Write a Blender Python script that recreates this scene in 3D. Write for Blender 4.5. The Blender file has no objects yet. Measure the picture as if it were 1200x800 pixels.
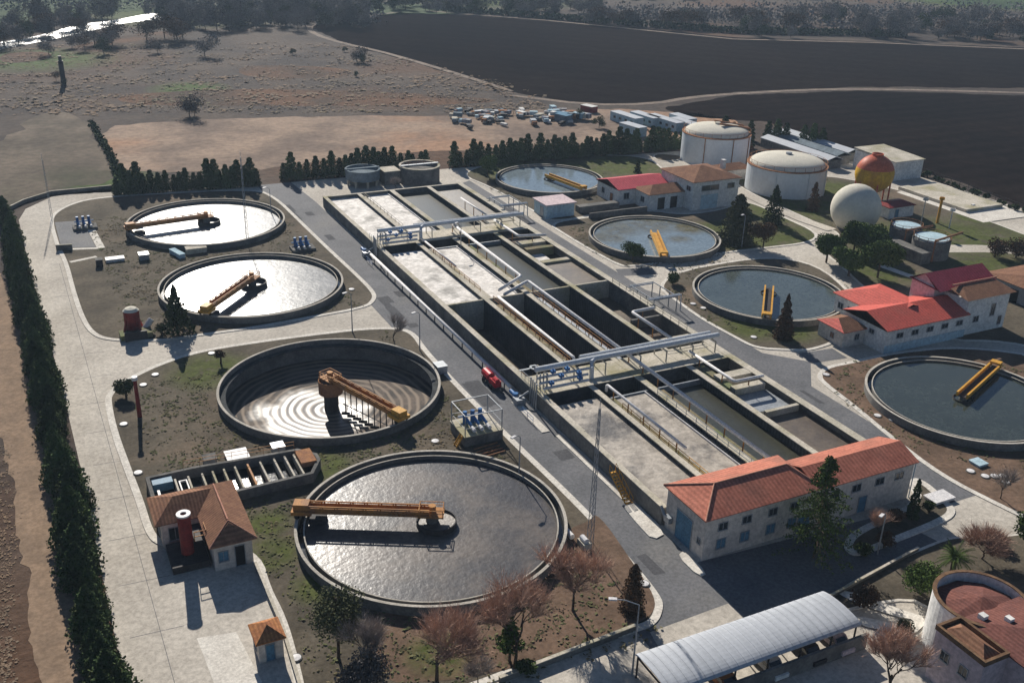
import bpy, bmesh, math, random
from mathutils import Vector, Matrix
from mathutils.geometry import tessellate_polygon
random.seed(7)
R=math.radians
# ------------------------------------------------------------------ camera, sky, sun, exposure
C=bpy.data.collections.new('plant'); bpy.context.scene.collection.children.link(C)
SC=bpy.context.scene
F_PX,PITCH,ROLL,TH,H=1184.384,0.42419,0.03187,2.04074,70.0
_c,_s=math.cos(TH),math.sin(TH)
def tow(v): return Vector((v[0]*_s-v[1]*_c, v[0]*_c+v[1]*_s, v[2]))
_fw=Vector((0,math.cos(PITCH),-math.sin(PITCH))); _up=Vector((0,math.sin(PITCH),math.cos(PITCH))); _rt=Vector((1,0,0))
_r=math.cos(ROLL)*_rt+math.sin(ROLL)*_up; _u=-math.sin(ROLL)*_rt+math.cos(ROLL)*_up
CR,CU,CW=tow(_r),tow(_u),tow(_fw)
cam=bpy.data.cameras.new('camera'); co=bpy.data.objects.new('camera',cam); C.objects.link(co)
co.matrix_world=Matrix(((CR.x,CU.x,-CW.x,0),(CR.y,CU.y,-CW.y,0),(CR.z,CU.z,-CW.z,H),(0,0,0,1)))
cam.sensor_width=36; cam.lens=36*F_PX/1200; cam.clip_start=1; cam.clip_end=20000
SC.camera=co
def G(px,py,z=0.0):
    """survey helper: where a sight line of the aerial survey meets the level z"""
    d=CR*((px-600)/F_PX)-CU*((py-400)/F_PX)+CW
    t=(z-H)/d.z; return Vector((d.x*t,d.y*t,z))
SUN_AZ,SUN_EL=R(83),R(29)
W=bpy.data.worlds.new('World'); SC.world=W; W.use_nodes=True
nt=W.node_tree; bg=nt.nodes['Background']; sky=nt.nodes.new('ShaderNodeTexSky'); sky.sky_type='NISHITA'
sky.sun_disc=False; sky.sun_elevation=SUN_EL; sky.sun_rotation=R(90)-SUN_AZ; sky.altitude=600; sky.air_density=1.0; sky.dust_density=0.3; sky.ozone_density=3.5
nt.links.new(sky.outputs[0],bg.inputs[0]); bg.inputs[1].default_value=0.05
sl=bpy.data.lights.new('sun','SUN'); sl.energy=5.0; sl.angle=R(0.5); sl.color=(1,0.94,0.85)
so=bpy.data.objects.new('sun',sl); C.objects.link(so)
sd=Vector((math.cos(SUN_AZ)*math.cos(SUN_EL),math.sin(SUN_AZ)*math.cos(SUN_EL),math.sin(SUN_EL)))
so.rotation_euler=sd.to_track_quat('Z','Y').to_euler()
SC.view_settings.view_transform='Standard'; SC.view_settings.look='None'; SC.view_settings.gamma=1; SC.view_settings.use_curve_mapping=False
SC.view_settings.exposure=0.5
SC.render.engine='CYCLES'
try:
    SC.cycles.volume_bounces=0; SC.cycles.max_bounces=5; SC.cycles.diffuse_bounces=2
except Exception: pass

# ------------------------------------------------------------------ materials
def mat(name,c1,c2=None,c3=None,scale=0.5,fine=6.0,rough=0.95,metal=0.0,spec=0.06,bump=0.0,bscale=None,world=True,obj_var=0.0,stripe=None,contrast=(0.35,0.65),blobs=None,dist=0.05,fa=1.0):
    m=bpy.data.materials.new(name); m.use_nodes=True; n=m.node_tree.nodes; L=m.node_tree.links; b=n['Principled BSDF']
    b.inputs['Roughness'].default_value=rough; b.inputs['Metallic'].default_value=metal; b.inputs['Specular IOR Level'].default_value=spec
    if c2 is None: c2=tuple(x*0.8 for x in c1)
    if world: src=n.new('ShaderNodeNewGeometry').outputs['Position']
    else: src=n.new('ShaderNodeTexCoord').outputs['Object']
    def noise(sc,det=5,off=0,rg=0.6):
        x=n.new('ShaderNodeTexNoise'); x.inputs['Scale'].default_value=sc; x.inputs['Detail'].default_value=det; x.inputs['Roughness'].default_value=rg
        if off:
            a=n.new('ShaderNodeVectorMath'); a.operation='ADD'; a.inputs[1].default_value=(off,off*0.7,off*1.3); L.new(src,a.inputs[0]); L.new(a.outputs[0],x.inputs['Vector'])
        else: L.new(src,x.inputs['Vector'])
        return x.outputs['Fac']
    def ramp(f,lo,hi):
        r=n.new('ShaderNodeMapRange'); r.inputs['From Min'].default_value=lo; r.inputs['From Max'].default_value=hi; r.interpolation_type='SMOOTHSTEP'; L.new(f,r.inputs['Value']); return r.outputs[0]
    def mix(f,a,b_,mode='MIX'):
        x=n.new('ShaderNodeMix'); x.data_type='RGBA'; x.blend_type=mode
        if isinstance(f,float): x.inputs[0].default_value=f
        else: L.new(f,x.inputs[0])
        for i,v in ((6,a),(7,b_)):
            if isinstance(v,tuple): x.inputs[i].default_value=(*v[:3],1)
            else: L.new(v,x.inputs[i])
        return x.outputs[2]
    col=mix(ramp(noise(scale),*contrast),c1,c2)
    if c3: col=mix(ramp(noise(scale*0.37,5,31.7),0.5,0.68),col,c3)
    if blobs:
        bc,bl=blobs; acc=None
        for (x,y,r) in bl:
            a=n.new('ShaderNodeVectorMath'); a.operation='DISTANCE'; L.new(src,a.inputs[0]); a.inputs[1].default_value=(x,y,0)
            q=n.new('ShaderNodeMapRange'); q.inputs['From Min'].default_value=r*1.15; q.inputs['From Max'].default_value=r*0.5; L.new(a.outputs['Value'],q.inputs['Value'])
            if acc is None: acc=q.outputs[0]
            else:
                mx=n.new('ShaderNodeMath'); mx.operation='MAXIMUM'; L.new(acc,mx.inputs[0]); L.new(q.outputs[0],mx.inputs[1]); acc=mx.outputs[0]
        mu=n.new('ShaderNodeMath'); mu.operation='MULTIPLY'; L.new(acc,mu.inputs[0]); L.new(ramp(noise(0.35,8,5.5,0.75),0.3,0.52),mu.inputs[1])
        col=mix(mu.outputs[0],col,mix(ramp(noise(0.6,4,9.1),0.4,0.6),bc,tuple(v*0.75 for v in bc)))
    f2=ramp(noise(fine,4,3.3,0.7),0.25,0.75)
    dk=mix(f2,(1-.28*fa,)*3,(1+.18*fa,)*3); col=mix(1.0,col,dk,'MULTIPLY')
    if stripe:
        ax,sc,amt=stripe; w=n.new('ShaderNodeTexWave'); w.bands_direction=ax; w.inputs['Scale'].default_value=sc; w.inputs['Distortion'].default_value=dist; L.new(src,w.inputs['Vector'])
        col=mix(1.0,col,mix(w.outputs['Fac'],(1-amt,)*3,(1+amt*0.4,)*3),'MULTIPLY')
    if obj_var:
        oi=n.new('ShaderNodeObjectInfo'); col=mix(1.0,col,mix(oi.outputs['Random'],(1-obj_var,)*3,(1+obj_var,)*3),'MULTIPLY')
    L.new(col,b.inputs['Base Color'])
    if bump or stripe:
        bp=n.new('ShaderNodeBump'); bp.inputs['Strength'].default_value=bump or 0.3; bp.inputs['Distance'].default_value=dist if bump else 0.05
        if stripe and not bump: L.new(w.outputs['Fac'],bp.inputs['Height'])
        else: L.new(noise(bscale or fine,4,1.1),bp.inputs['Height'])
        L.new(bp.outputs[0],b.inputs['Normal'])
    return m
M={}
GRASS=(0.085,0.1,0.03)
M['scrub']=mat('scrub_land',(0.095,0.073,0.058),(0.048,0.039,0.036),(0.1,0.057,0.036),scale=0.03,fine=0.5,bump=0.6,dist=0.5,blobs=((0.075,0.115,0.03),[(14,460,30),(100,600,60),(660,560,60),(60,380,14),(20,265,12),(300,650,70)]))
M['paleearth']=mat('pale_bare_earth',(0.31,0.225,0.165),(0.17,0.125,0.098),(0.34,0.2,0.125),scale=0.045,fine=0.5)
M['palescrub']=mat('pale_scrub',(0.16,0.127,0.095),(0.09,0.073,0.055),(0.065,0.062,0.038),scale=0.05,fine=0.5,bump=.3,dist=.3)
M['redscrub']=mat('reddish_scrub',(0.12,0.06,0.032),(0.055,0.038,0.028),scale=0.04,fine=0.5,bump=.5,dist=.5)
M['field']=mat('ploughed_earth',(0.021,0.016,0.0145),(0.014,0.0115,0.0115),(0.027,0.02,0.0165),scale=0.008,fine=0.25,stripe=('DIAGONAL',0.03,0.12),dist=1.5,spec=0.0,rough=1)
M['field2']=mat('ploughed_earth_near',(0.02,0.015,0.0135),(0.0125,0.0105,0.0105),(0.026,0.019,0.016),scale=0.012,fine=0.3,stripe=('Y',0.04,0.15),dist=1.0,spec=0.0,rough=1)
M['farmgreen']=mat('far_green_field',(0.05,0.08,0.03),(0.03,0.055,0.022),scale=0.02,fine=0.3)
M['track']=mat('dirt_track',(0.25,0.2,0.16),(0.18,0.145,0.12),scale=0.2,fine=1.0)
M['dirt']=mat('dirt_road',(0.27,0.19,0.13),(0.21,0.15,0.105),scale=0.3,fine=2.0)
M['concrete']=mat('road_concrete',(0.52,0.475,0.41),(0.43,0.39,0.335),(0.39,0.35,0.295),scale=0.08,fine=2.2,spec=.1)
M['asphalt']=mat('worn_asphalt',(0.15,0.15,0.157),(0.115,0.117,0.124),(0.175,0.17,0.165),scale=0.12,fine=2.5,spec=.12,rough=.85)
M['kerb']=mat('kerb_concrete',(0.68,0.64,0.57),(0.57,0.53,0.47),scale=0.4,fine=3)
M['soil']=mat('island_soil',(0.125,0.105,0.078),(0.075,0.064,0.048),(0.155,0.118,0.085),scale=0.12,fine=1.6,bump=.4,dist=.15,
  blobs=(GRASS,[(22,146,7),(19,96,3.5),(22,88,3),(20,102,3),(30,112,4),(120,240,14),(135,232,12),(150,232,14),(160,222,10),(140,168,10),(152,165,12),(165,182,14),(180,178,10),(178,158,10),(165,150,8),(190,150,16),(200,140,10),(155,140,8),(112,128,7),(117,124,6),(180,130,14),(140,176,6),(172,214,9),(215,140,20),(205,160,6),(190,192,10)]))
M['soil2']=mat('dry_red_soil',(0.175,0.115,0.08),(0.115,0.078,0.055),scale=0.2,fine=1.6,bump=.4,dist=.15,blobs=(GRASS,[(30,73,3.5),(112,128,6),(117,122,5)]))
M['wall']=mat('tank_concrete',(0.2,0.19,0.175),(0.12,0.118,0.112),scale=0.35,fine=2.5,world=True)
M['coping']=mat('coping_concrete',(0.55,0.5,0.42),(0.42,0.385,0.31),(0.33,0.3,0.19),scale=0.3,fine=3)
M['rim']=mat('rim_concrete',(0.5,0.46,0.4),(0.38,0.35,0.3),scale=0.5,fine=3)
M['ledge']=mat('stained_ledge',(0.26,0.21,0.13),(0.17,0.15,0.1),(0.16,0.18,0.09),scale=0.4,fine=3)
M['darkwall']=mat('dark_wet_concrete',(0.085,0.09,0.092),(0.05,0.054,0.057),scale=0.3,fine=2,stripe=('Y',0.5,0.3))
M['brownwall']=mat('stained_floor',(0.16,0.12,0.09),(0.1,0.08,0.07),scale=0.3,fine=2)
def water(name,c,rough,bump,bscale,c2=None,spec=0.5,sc=0.15,dist=.08,blobs=None):
    return mat(name,c,c2 or tuple(x*.85 for x in c),scale=sc,fine=1.5,rough=rough,spec=spec,bump=bump,bscale=bscale,dist=dist,blobs=blobs)
M['water_glare']=water('settling_water',(0.05,0.055,0.06),0.235,0.4,0.8,c2=(0.13,0.13,0.13),dist=.08,spec=.22,sc=.25)
M['water_grey']=water('grey_sludge_water',(0.125,0.105,0.09),0.27,0.6,1.3,c2=(0.055,0.053,0.056),dist=.06,spec=.34,sc=.13)
M['water_teal']=water('clear_settled_water',(0.045,0.053,0.043),0.12,0.12,0.8,dist=.015)
M['water_pale']=water('pale_clear_water',(0.19,0.235,0.26),0.12,0.15,0.8,dist=.02)
M['water_reflection']=water('clear_water_with_painted_reflection',(0.19,0.235,0.26),0.12,0.15,0.8,dist=.02,blobs=((0.15,0.135,0.08),[(127,183,8),(118,183,7),(133,177,5),(113,178,5),(127,171,3)]))  # brown blobs paint the reflection of trees and buildings into the water colour
M['water_mid']=water('mid_clear_water',(0.075,0.09,0.082),0.12,0.15,0.8,dist=.02)
M['water_dark']=water('dark_green_water',(0.045,0.045,0.03),0.3,0.4,3.0)
M['water_black']=water('black_pit_water',(0.012,0.014,0.016),0.1,0.2,2.0)
M['water_brown']=water('brown_sludge_water',(0.15,0.115,0.08),0.45,0.4,2.5,c2=(0.09,0.07,0.055))
M['foam']=mat('aeration_foam',(0.78,0.735,0.68),(0.6,0.56,0.51),(0.33,0.31,0.28),scale=0.5,fine=1.2,rough=.75,spec=.15,bump=.6,bscale=1.2,dist=.2)
M['foam2']=mat('aeration_foam_tan',(0.42,0.37,0.31),(0.3,0.262,0.218),(0.085,0.078,0.075),scale=0.42,fine=1.3,rough=.5,spec=.3,bump=.5,bscale=1.6,dist=.12,contrast=(.42,.58))
M['river']=water('river_water',(0.1,0.12,0.13),0.4,1.0,0.5,dist=.3)
M['roofred']=mat('orange_red_roof_tile',(0.5,0.185,0.125),(0.4,0.145,0.1),(0.33,0.14,0.1),scale=0.4,fine=3,stripe=('X',0.55,0.2),rough=.8)
M['roofsalmon']=mat('bright_red_roof_sheet',(0.6,0.125,0.095),(0.53,0.11,0.085),(0.47,0.12,0.09),scale=0.3,fine=3,stripe=('X',0.5,0.12),rough=.6)
M['roofpink']=mat('pink_red_roof_sheet',(0.56,0.1,0.12),(0.5,0.085,0.1),scale=0.3,fine=3,stripe=('X',0.5,0.1),rough=.6)
M['roofbrown']=mat('brown_clay_tile',(0.27,0.145,0.09),(0.2,0.105,0.07),scale=0.8,fine=4,stripe=('X',0.8,0.25))
M['roofbrownY']=mat('brown_clay_tile_crosswise',(0.27,0.145,0.09),(0.2,0.105,0.07),scale=0.8,fine=4,stripe=('Y',0.8,0.25))
M['roofdusk']=mat('dusky_red_tile',(0.2,0.085,0.068),(0.15,0.068,0.058),scale=0.4,fine=3,stripe=('X',0.8,0.15))
M['rooforange']=mat('orange_clay_tile',(0.42,0.19,0.08),(0.33,0.14,0.07),scale=0.8,fine=4,stripe=('X',0.8,0.2))
M['ridge']=mat('ridge_tile',(0.55,0.28,0.2),scale=1,fine=4)
M['plaster']=mat('pale_plaster',(0.62,0.56,0.5),(0.53,0.48,0.43),scale=0.3,fine=2)
M['white']=mat('white_plaster',(0.72,0.7,0.66),(0.6,0.59,0.57),scale=0.4,fine=2)
M['lilac']=mat('lilac_plaster',(0.62,0.5,0.5),(0.55,0.45,0.46),scale=0.4,fine=2)
M['metalwhite']=mat('white_corrugated_sheet',(0.42,0.44,0.47),(0.38,0.4,0.43),scale=0.3,fine=3,stripe=('X',0.35,0.08),rough=.6,spec=.25,fa=.3)
M['tankwhite']=mat('white_painted_steel',(0.6,0.63,0.65),(0.55,0.585,0.61),(0.5,0.52,0.53),scale=0.25,fine=1.5,rough=.5,spec=.3,world=True,fa=.3)
M['dome']=mat('cream_dome',(0.62,0.58,0.49),(0.56,0.53,0.45),scale=0.4,fine=2,fa=.35)
M['rust']=mat('rust_stain',(0.36,0.18,0.09),(0.25,0.13,0.08),scale=1,fine=4)
M['yellow']=mat('yellow_paint',(0.62,0.33,0.06),(0.5,0.26,0.05),scale=1,fine=4,rough=.5,world=False)
M['ochre']=mat('weathered_orange_paint',(0.45,0.21,0.06),(0.33,0.15,0.06),(0.25,0.14,0.08),scale=0.8,fine=5,rough=.6,world=False)
M['darkmetal']=mat('dark_steel',(0.06,0.055,0.055),scale=1,fine=4,rough=.6)
M['grey']=mat('galvanised_steel',(0.33,0.35,0.37),(0.25,0.27,0.29),scale=0.8,fine=4,rough=.45,metal=.2,spec=.5)
M['pipe']=mat('silver_pipe_cladding',(0.55,0.57,0.6),(0.47,0.5,0.53),scale=0.5,fine=4,rough=.4,spec=.5)
M['pipewhite']=mat('white_pipe',(0.74,0.72,0.7),(0.62,0.6,0.6),scale=1,fine=4,rough=.45)
M['blue']=mat('blue_paint',(0.05,0.17,0.38),(0.04,0.12,0.3),scale=1,fine=4,rough=.45)
M['bluedoor']=mat('blue_door_paint',(0.1,0.22,0.32),scale=1,fine=4,rough=.5)
M['palebluesheet']=mat('pale_blue_sheet',(0.42,0.55,0.6),(0.36,0.48,0.54),scale=.3,fine=2)
M['red']=mat('dark_red_paint',(0.24,0.035,0.03),(0.17,0.03,0.03),scale=1,fine=4,rough=.5,world=False)
M['redbright']=mat('bright_red_paint',(0.5,0.03,0.04),scale=1,fine=4,rough=.4)
M['yellowball']=mat('ball_yellow',(0.6,0.36,0.03),(0.5,0.28,0.03),(0.4,0.2,0.05),scale=.4,fine=2,rough=.5)
M['redball']=mat('ball_red',(0.5,0.13,0.07),(0.42,0.1,0.06),scale=.4,fine=2,rough=.5)
M['glass']=mat('window_glass',(0.03,0.04,0.05),scale=1,fine=2,rough=.12,spec=.6)
M['dark']=mat('dark_opening',(0.02,0.02,0.022),scale=1,fine=3)
M['leafdark']=mat('cypress_leaf',(0.04,0.065,0.025),(0.06,0.08,0.03),(0.055,0.05,0.025),scale=1.2,fine=4,world=False,obj_var=.3)
M['leafhedge']=mat('hedge_cypress_leaf',(0.055,0.09,0.034),(0.08,0.11,0.042),(0.075,0.07,0.035),scale=.8,fine=4,world=False,obj_var=.35)
M['leafgreen']=mat('pine_leaf',(0.06,0.1,0.026),(0.085,0.12,0.034),scale=1.2,fine=4,world=False,obj_var=.25)
M['leafolive']=mat('olive_leaf',(0.06,0.07,0.035),(0.09,0.09,0.05),scale=1.2,fine=4,world=False,obj_var=.25)
M['leafgrey']=mat('grey_winter_foliage',(0.2,0.18,0.165),(0.13,0.12,0.115),scale=0.5,fine=2,world=False,obj_var=.3)
M['leafbrown']=mat('brown_foliage',(0.13,0.075,0.045),(0.08,0.055,0.035),scale=1.2,fine=4,world=False,obj_var=.25)
M['twig']=mat('reddish_twigs',(0.5,0.33,0.25),(0.38,0.25,0.19),scale=1.5,fine=4,world=False,obj_var=.15)
M['twiggrey']=mat('grey_twigs',(0.36,0.31,0.28),(0.26,0.22,0.2),scale=1.5,fine=4,world=False,obj_var=.15)
M['dryscrub']=mat('dry_scrub_leaf',(0.26,0.18,0.12),(0.19,0.15,0.11),(0.16,0.14,0.09),scale=.05,fine=1)
M['greyblue']=mat('weathered_blue_grey',(0.2,0.24,0.27),(0.14,0.17,0.19),scale=.5,fine=3)
M['browncoping']=mat('brown_coping_tile',(0.2,0.12,0.07),(0.13,0.08,0.05),scale=1,fine=4)
M['tuft']=mat('dry_grass_tuft',(0.13,0.12,0.06),(0.09,0.1,0.045),(0.17,0.13,0.08),scale=.3,fine=3)
M['patch']=mat('asphalt_patch',(0.1,0.1,0.105),(0.085,0.085,0.09),scale=.5,fine=3)
M['bark']=mat('bark',(0.1,0.075,0.055),(0.07,0.055,0.045),scale=3,fine=8,world=False)
M['junk1']=mat('mixed_scrap',(0.45,0.43,0.4),(0.1,0.12,0.18),(0.3,0.12,0.08),scale=.6,fine=2)
M['tyre']=mat('rubber',(0.02,0.02,0.02),scale=3,fine=8)

# ------------------------------------------------------------------ mesh helpers
def tag(o,label=None,cat=None,group=None,kind=None):
    if label: o['label']=label
    if cat: o['category']=cat
    if group: o['group']=group
    if kind: o['kind']=kind
    return o
def thing(name,label,cat,loc=(0,0,0),rz=0,group=None):
    o=bpy.data.objects.new(name,None); C.objects.link(o); o.location=loc; o.rotation_euler=(0,0,rz); o.empty_display_size=.5
    o['label']=label; o['category']=cat
    if group: o['group']=group
    return o
class MB:
    def __init__(s): s.v=[]; s.f=[]; s.m=[]
    def add(s,vs,fs,mi=0):
        k=len(s.v); s.v+= [tuple(v) for v in vs]; s.f+=[tuple(i+k for i in f) for f in fs]; s.m+=[mi]*len(fs); return s
    def box(s,x0,x1,y0,y1,z0,z1,mi=0):
        return s.add([(x0,y0,z0),(x1,y0,z0),(x1,y1,z0),(x0,y1,z0),(x0,y0,z1),(x1,y0,z1),(x1,y1,z1),(x0,y1,z1)],[(3,2,1,0),(4,5,6,7),(0,1,5,4),(1,2,6,5),(2,3,7,6),(3,0,4,7)],mi)
    def beam(s,p,q,w,h,mi=0):
        p,q=Vector(p),Vector(q); d=(q-p).normalized(); up=Vector((0,0,1)) if abs(d.z)<.95 else Vector((1,0,0))
        a=d.cross(up).normalized(); b=a.cross(d).normalized(); vs=[]
        for e in (p,q):
            for i,j in ((-1,-1),(1,-1),(1,1),(-1,1)): vs.append(e+a*(w/2*i)+b*(h/2*j))
        return s.add(vs,[(0,1,2,3),(7,6,5,4),(0,4,5,1),(1,5,6,2),(2,6,7,3),(3,7,4,0)],mi)
    def tube(s,pts,r,n=8,mi=0,r2=None,cap=True):
        pts=[Vector(p) for p in pts]; k=len(pts); vs=[]; fs=[]
        for i,p in enumerate(pts):
            d=(pts[min(i+1,k-1)]-pts[max(i-1,0)]).normalized(); up=Vector((0,0,1)) if abs(d.z)<.9 else Vector((1,0,0))
            a=d.cross(up).normalized(); b=a.cross(d); rr=r if r2 is None else r+(r2-r)*i/(k-1)
            for j in range(n):
                t=2*math.pi*j/n; vs.append(p+a*(rr*math.cos(t))+b*(rr*math.sin(t)))
        for i in range(k-1):
            for j in range(n): fs.append((i*n+j,i*n+(j+1)%n,(i+1)*n+(j+1)%n,(i+1)*n+j))
        if cap: fs.append(tuple(range(n))[::-1]); fs.append(tuple((k-1)*n+j for j in range(n)))
        return s.add(vs,fs,mi)
    def lathe(s,prof,c=(0,0),n=48,mi=0):
        vs=[];fs=[];k=len(prof)
        for j in range(n):
            t=2*math.pi*j/n
            for r,z in prof: vs.append((c[0]+r*math.cos(t),c[1]+r*math.sin(t),z))
        for j in range(n):
            q=(j+1)%n
            for i in range(k-1): fs.append((j*k+i,q*k+i,q*k+i+1,j*k+i+1))
        return s.add(vs,fs,mi)
    def poly(s,outer,z,holes=(),mi=0):
        loops=[[Vector((p[0],p[1],0)) for p in l] for l in [outer,*holes]]
        vs=[(p.x,p.y,z) for l in loops for p in l]; fs=[]
        for t in tessellate_polygon(loops):
            a,b,c=[Vector(vs[i]) for i in t]
            fs.append(t if (b-a).cross(c-a).z>0 else t[::-1])
        return s.add(vs,fs,mi)
    def prism(s,outer,z0,z1,holes=(),mi=0):
        s.poly(outer,z1,holes,mi)
        for l,sg in [(outer,1)]+[(h,-1) for h in holes]:
            ar=sum(l[i][0]*l[(i+1)%len(l)][1]-l[(i+1)%len(l)][0]*l[i][1] for i in range(len(l)))
            ll=list(l) if ar*sg>0 else list(l)[::-1]; n=len(ll)
            s.add([(p[0],p[1],z0) for p in ll]+[(p[0],p[1],z1) for p in ll],[(i,(i+1)%n,(i+1)%n+n,i+n) for i in range(n)],mi)
        return s
    def build(s,name,mats,parent=None,local=False,smooth=False):
        me=bpy.data.meshes.new(name)
        vs=s.v
        if parent is not None and not local:
            L=parent.location
            p=parent.parent
            off=Vector(L)
            while p is not None: off=off+p.location; p=p.parent
            vs=[(v[0]-off.x,v[1]-off.y,v[2]-off.z) for v in s.v]
        me.from_pydata(vs,[],s.f)
        if not isinstance(mats,(list,tuple)): mats=[mats]
        for m in mats: me.materials.append(m)
        if len(mats)>1: me.polygons.foreach_set('material_index',s.m)
        if smooth: me.polygons.foreach_set('use_smooth',[True]*len(s.f))
        me.update(); o=bpy.data.objects.new(name,me); C.objects.link(o)
        if parent is not None: o.parent=parent
        return o
def struct(o): o['kind']='structure'; return o
def dup(root,loc,rz=0,sc=1.0,label=None,group=None):
    r=root.copy(); C.objects.link(r); r.location=loc; r.rotation_euler=(0,0,rz)
    r.scale=(sc,sc,sc) if not isinstance(sc,tuple) else sc
    if label: r['label']=label
    if group: r['group']=group
    for ch in list(root.children):
        c=ch.copy(); C.objects.link(c); c.parent=r
        for g in ch.children:
            d=g.copy(); C.objects.link(d); d.parent=c
    return r
def chaikin(p,it=2,closed=True):
    for _ in range(it):
        q=[]; n=len(p)
        for i in range(n if closed else n-1):
            a,b=p[i],p[(i+1)%n]; q+=[(a[0]*.75+b[0]*.25,a[1]*.75+b[1]*.25),(a[0]*.25+b[0]*.75,a[1]*.25+b[1]*.75)]
        if not closed: q=[p[0]]+q+[p[-1]]
        p=q
    return p
def inset(p,d):
    n=len(p); ar=sum(p[i][0]*p[(i+1)%n][1]-p[(i+1)%n][0]*p[i][1] for i in range(n)); sg=1 if ar>0 else -1; q=[]
    for i in range(n):
        a,b,c=Vector(p[i-1]),Vector(p[i]),Vector(p[(i+1)%n])
        e1,e2=(b-a),(c-b)
        if e1.length<1e-6 or e2.length<1e-6: q.append(p[i]); continue
        n1=Vector((-e1.y,e1.x)).normalized()*sg; n2=Vector((-e2.y,e2.x)).normalized()*sg
        m=(n1+n2); m=m/max(m.length_squared,0.6)*2*d; q.append((b.x+m.x,b.y+m.y))
    return q
def circ(x,y,r,n=64): return [(x+r*math.cos(2*math.pi*i/n),y+r*math.sin(2*math.pi*i/n)) for i in range(n)]
def px(pts,z=0): return [tuple(G(a,b,z)[:2]) for a,b in pts]
def strip(pts,w):
    """two edges of a band w wide along pts"""
    l=[];r=[]
    for i,p in enumerate(pts):
        a=Vector(pts[max(i-1,0)]);b=Vector(pts[min(i+1,len(pts)-1)]); d=(b-a).normalized(); n=Vector((-d.y,d.x))*w/2
        l.append((p[0]+n.x,p[1]+n.y)); r.append((p[0]-n.x,p[1]-n.y))
    return l+r[::-1]

# ------------------------------------------------------------------ the ground and the roads
T={1:(35.4,218.8,16.7),2:(35.9,178.0,16.7),3:(37.0,132.3,16.4),4:(37.6,93.4,16.0),5:(123.1,224.0,13.9),6:(122.4,174.1,14.3),7:(124.0,137.6,14.25),8:(123.4,91.2,14.3)}
BX0,BX1,BY0,BY1=63.0,97.9,82.9,223.8
basin_hole=[(BX0+.3,BY0+.3),(BX1-.3,BY0+.3),(BX1-.3,BY1-.3),(BX0+.3,BY1-.3)]
t3hole=circ(T[3][0],T[3][1],T[3][2]-.2)
grit_hole=[(9.3,109.2),(27.6,109.2),(27.6,114.6),(9.3,114.6)]
holes=[basin_hole,t3hole,grit_hole]
struct(MB().poly([(-9000,-9000),(9000,-9000),(9000,9000),(-9000,9000)],0,holes).build('ground',M['scrub']))
def ragged(p,amp):
    g=random.Random(len(p)); q=[]
    for i in range(len(p)):
        a,b_=Vector(p[i]),Vector(p[(i+1)%len(p)]); L=(b_-a).length; n=max(1,min(60,int(L/(amp*2.2)))); d=(b_-a).normalized() if L>0 else Vector((1,0)); nn=Vector((-d.y,d.x)); o=0
        for k in range(n):
            o=.6*o+g.gauss(0,amp*.5); v=a.lerp(b_,k/n)+nn*(o if k else 0); q.append((v.x,v.y))
    return q
def sheet(name,pts,z,m,w=False,sm=0,hl=(),rag=0):
    p=pts if w else px(pts)
    if sm: p=chaikin(p,sm)
    if rag: p=ragged(p,rag)
    return struct(MB().poly(p,z,hl).build(name,M[m]))
sheet('field',[(360,31),(372,26),(470,15),(640,22),(860,44),(1020,49),(1300,60),(1300,104),(1200,103),(1000,102),(860,108),(765,121),(700,123),(640,115),(590,106),(480,72),(400,50)],.03,'field',rag=1.2)
sheet('field',[(780,126),(860,112),(1000,106.5),(1200,112),(1300,118),(1300,300),(1200,243),(1130,215),(1085,203),(1000,178),(960,163),(900,143),(800,136)],.03,'field2',rag=1.0)
sheet('track',strip(px([(470,14),(372,26),(361,33),(370,41),(400,50.5),(440,59),(480,70),(540,88),(600,107)]),3.0),.05,'track',True,1)
sheet('track',strip(px([(600,112),(690,123),(765,122),(810,114),(860,110),(940,105.5),(1000,104.5),(1100,106),(1300,112)]),3.2),.05,'track',True,1)
sheet('track',strip(px([(500,13),(640,24),(860,46),(1020,50),(1300,62)]),3.0),.045,'track',True)
sheet('bare_lot',[(113,149),(200,142),(300,138),(420,136),(545,136),(560,131),(640,128),(720,128),(850,134),(870,150),(840,162),(700,168),(600,172),(430,182),(330,196),(150,204),(133,190)],.03,'paleearth',sm=1,rag=1.6)
sheet('scrub_patch',[(0,228),(-60,190),(0,165),(30,140),(70,128),(105,145),(128,190),(135,215),(70,219),(0,234)],.025,'palescrub',sm=1,rag=2.5)
for q in ([(130,112),(260,104),(420,106),(520,112),(600,118),(520,124),(300,124),(150,124)],[(60,60),(150,40),(240,34),(200,48),(130,62)],[(0,62),(60,60),(60,70),(0,76)],[(280,75),(420,80),(400,92),(280,92)]):
    sheet('scrub_patch',q,.02,'redscrub',sm=2,rag=3)
sheet('green_field',[(-60,30),(-60,-20),(175,-20),(180,12),(120,15),(60,20),(0,31)],.03,'farmgreen',rag=3)
sheet('green_field',[(1090,2),(1260,-6),(1260,14),(1200,12)],.03,'farmgreen',rag=3)
sheet('green_field',[(360,10),(440,4),(520,6),(620,16),(540,16),(430,19),(380,26)],.03,'farmgreen',rag=3)
sheet('river',[(-80,72),(-40,52),(0,50),(40,44),(90,29),(130,25),(180,15),(215,11),(215,16),(200,23),(150,26),(105,37),(60,47),(0,58),(-30,66)],.06,'river',sm=2)
sheet('dirt_road',[(-40,290),(0,310),(30,400),(50,450),(72,530),(88,630),(106,720),(125,820),(45,820),(28,660),(14,560),(0,500),(-60,400)],.03,'dirt',sm=1,rag=.5)
sheet('verge',[(0,232),(60,222),(140,219),(140,225),(60,228),(22,238),(0,250)],.02,'palescrub',rag=.6)
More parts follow.
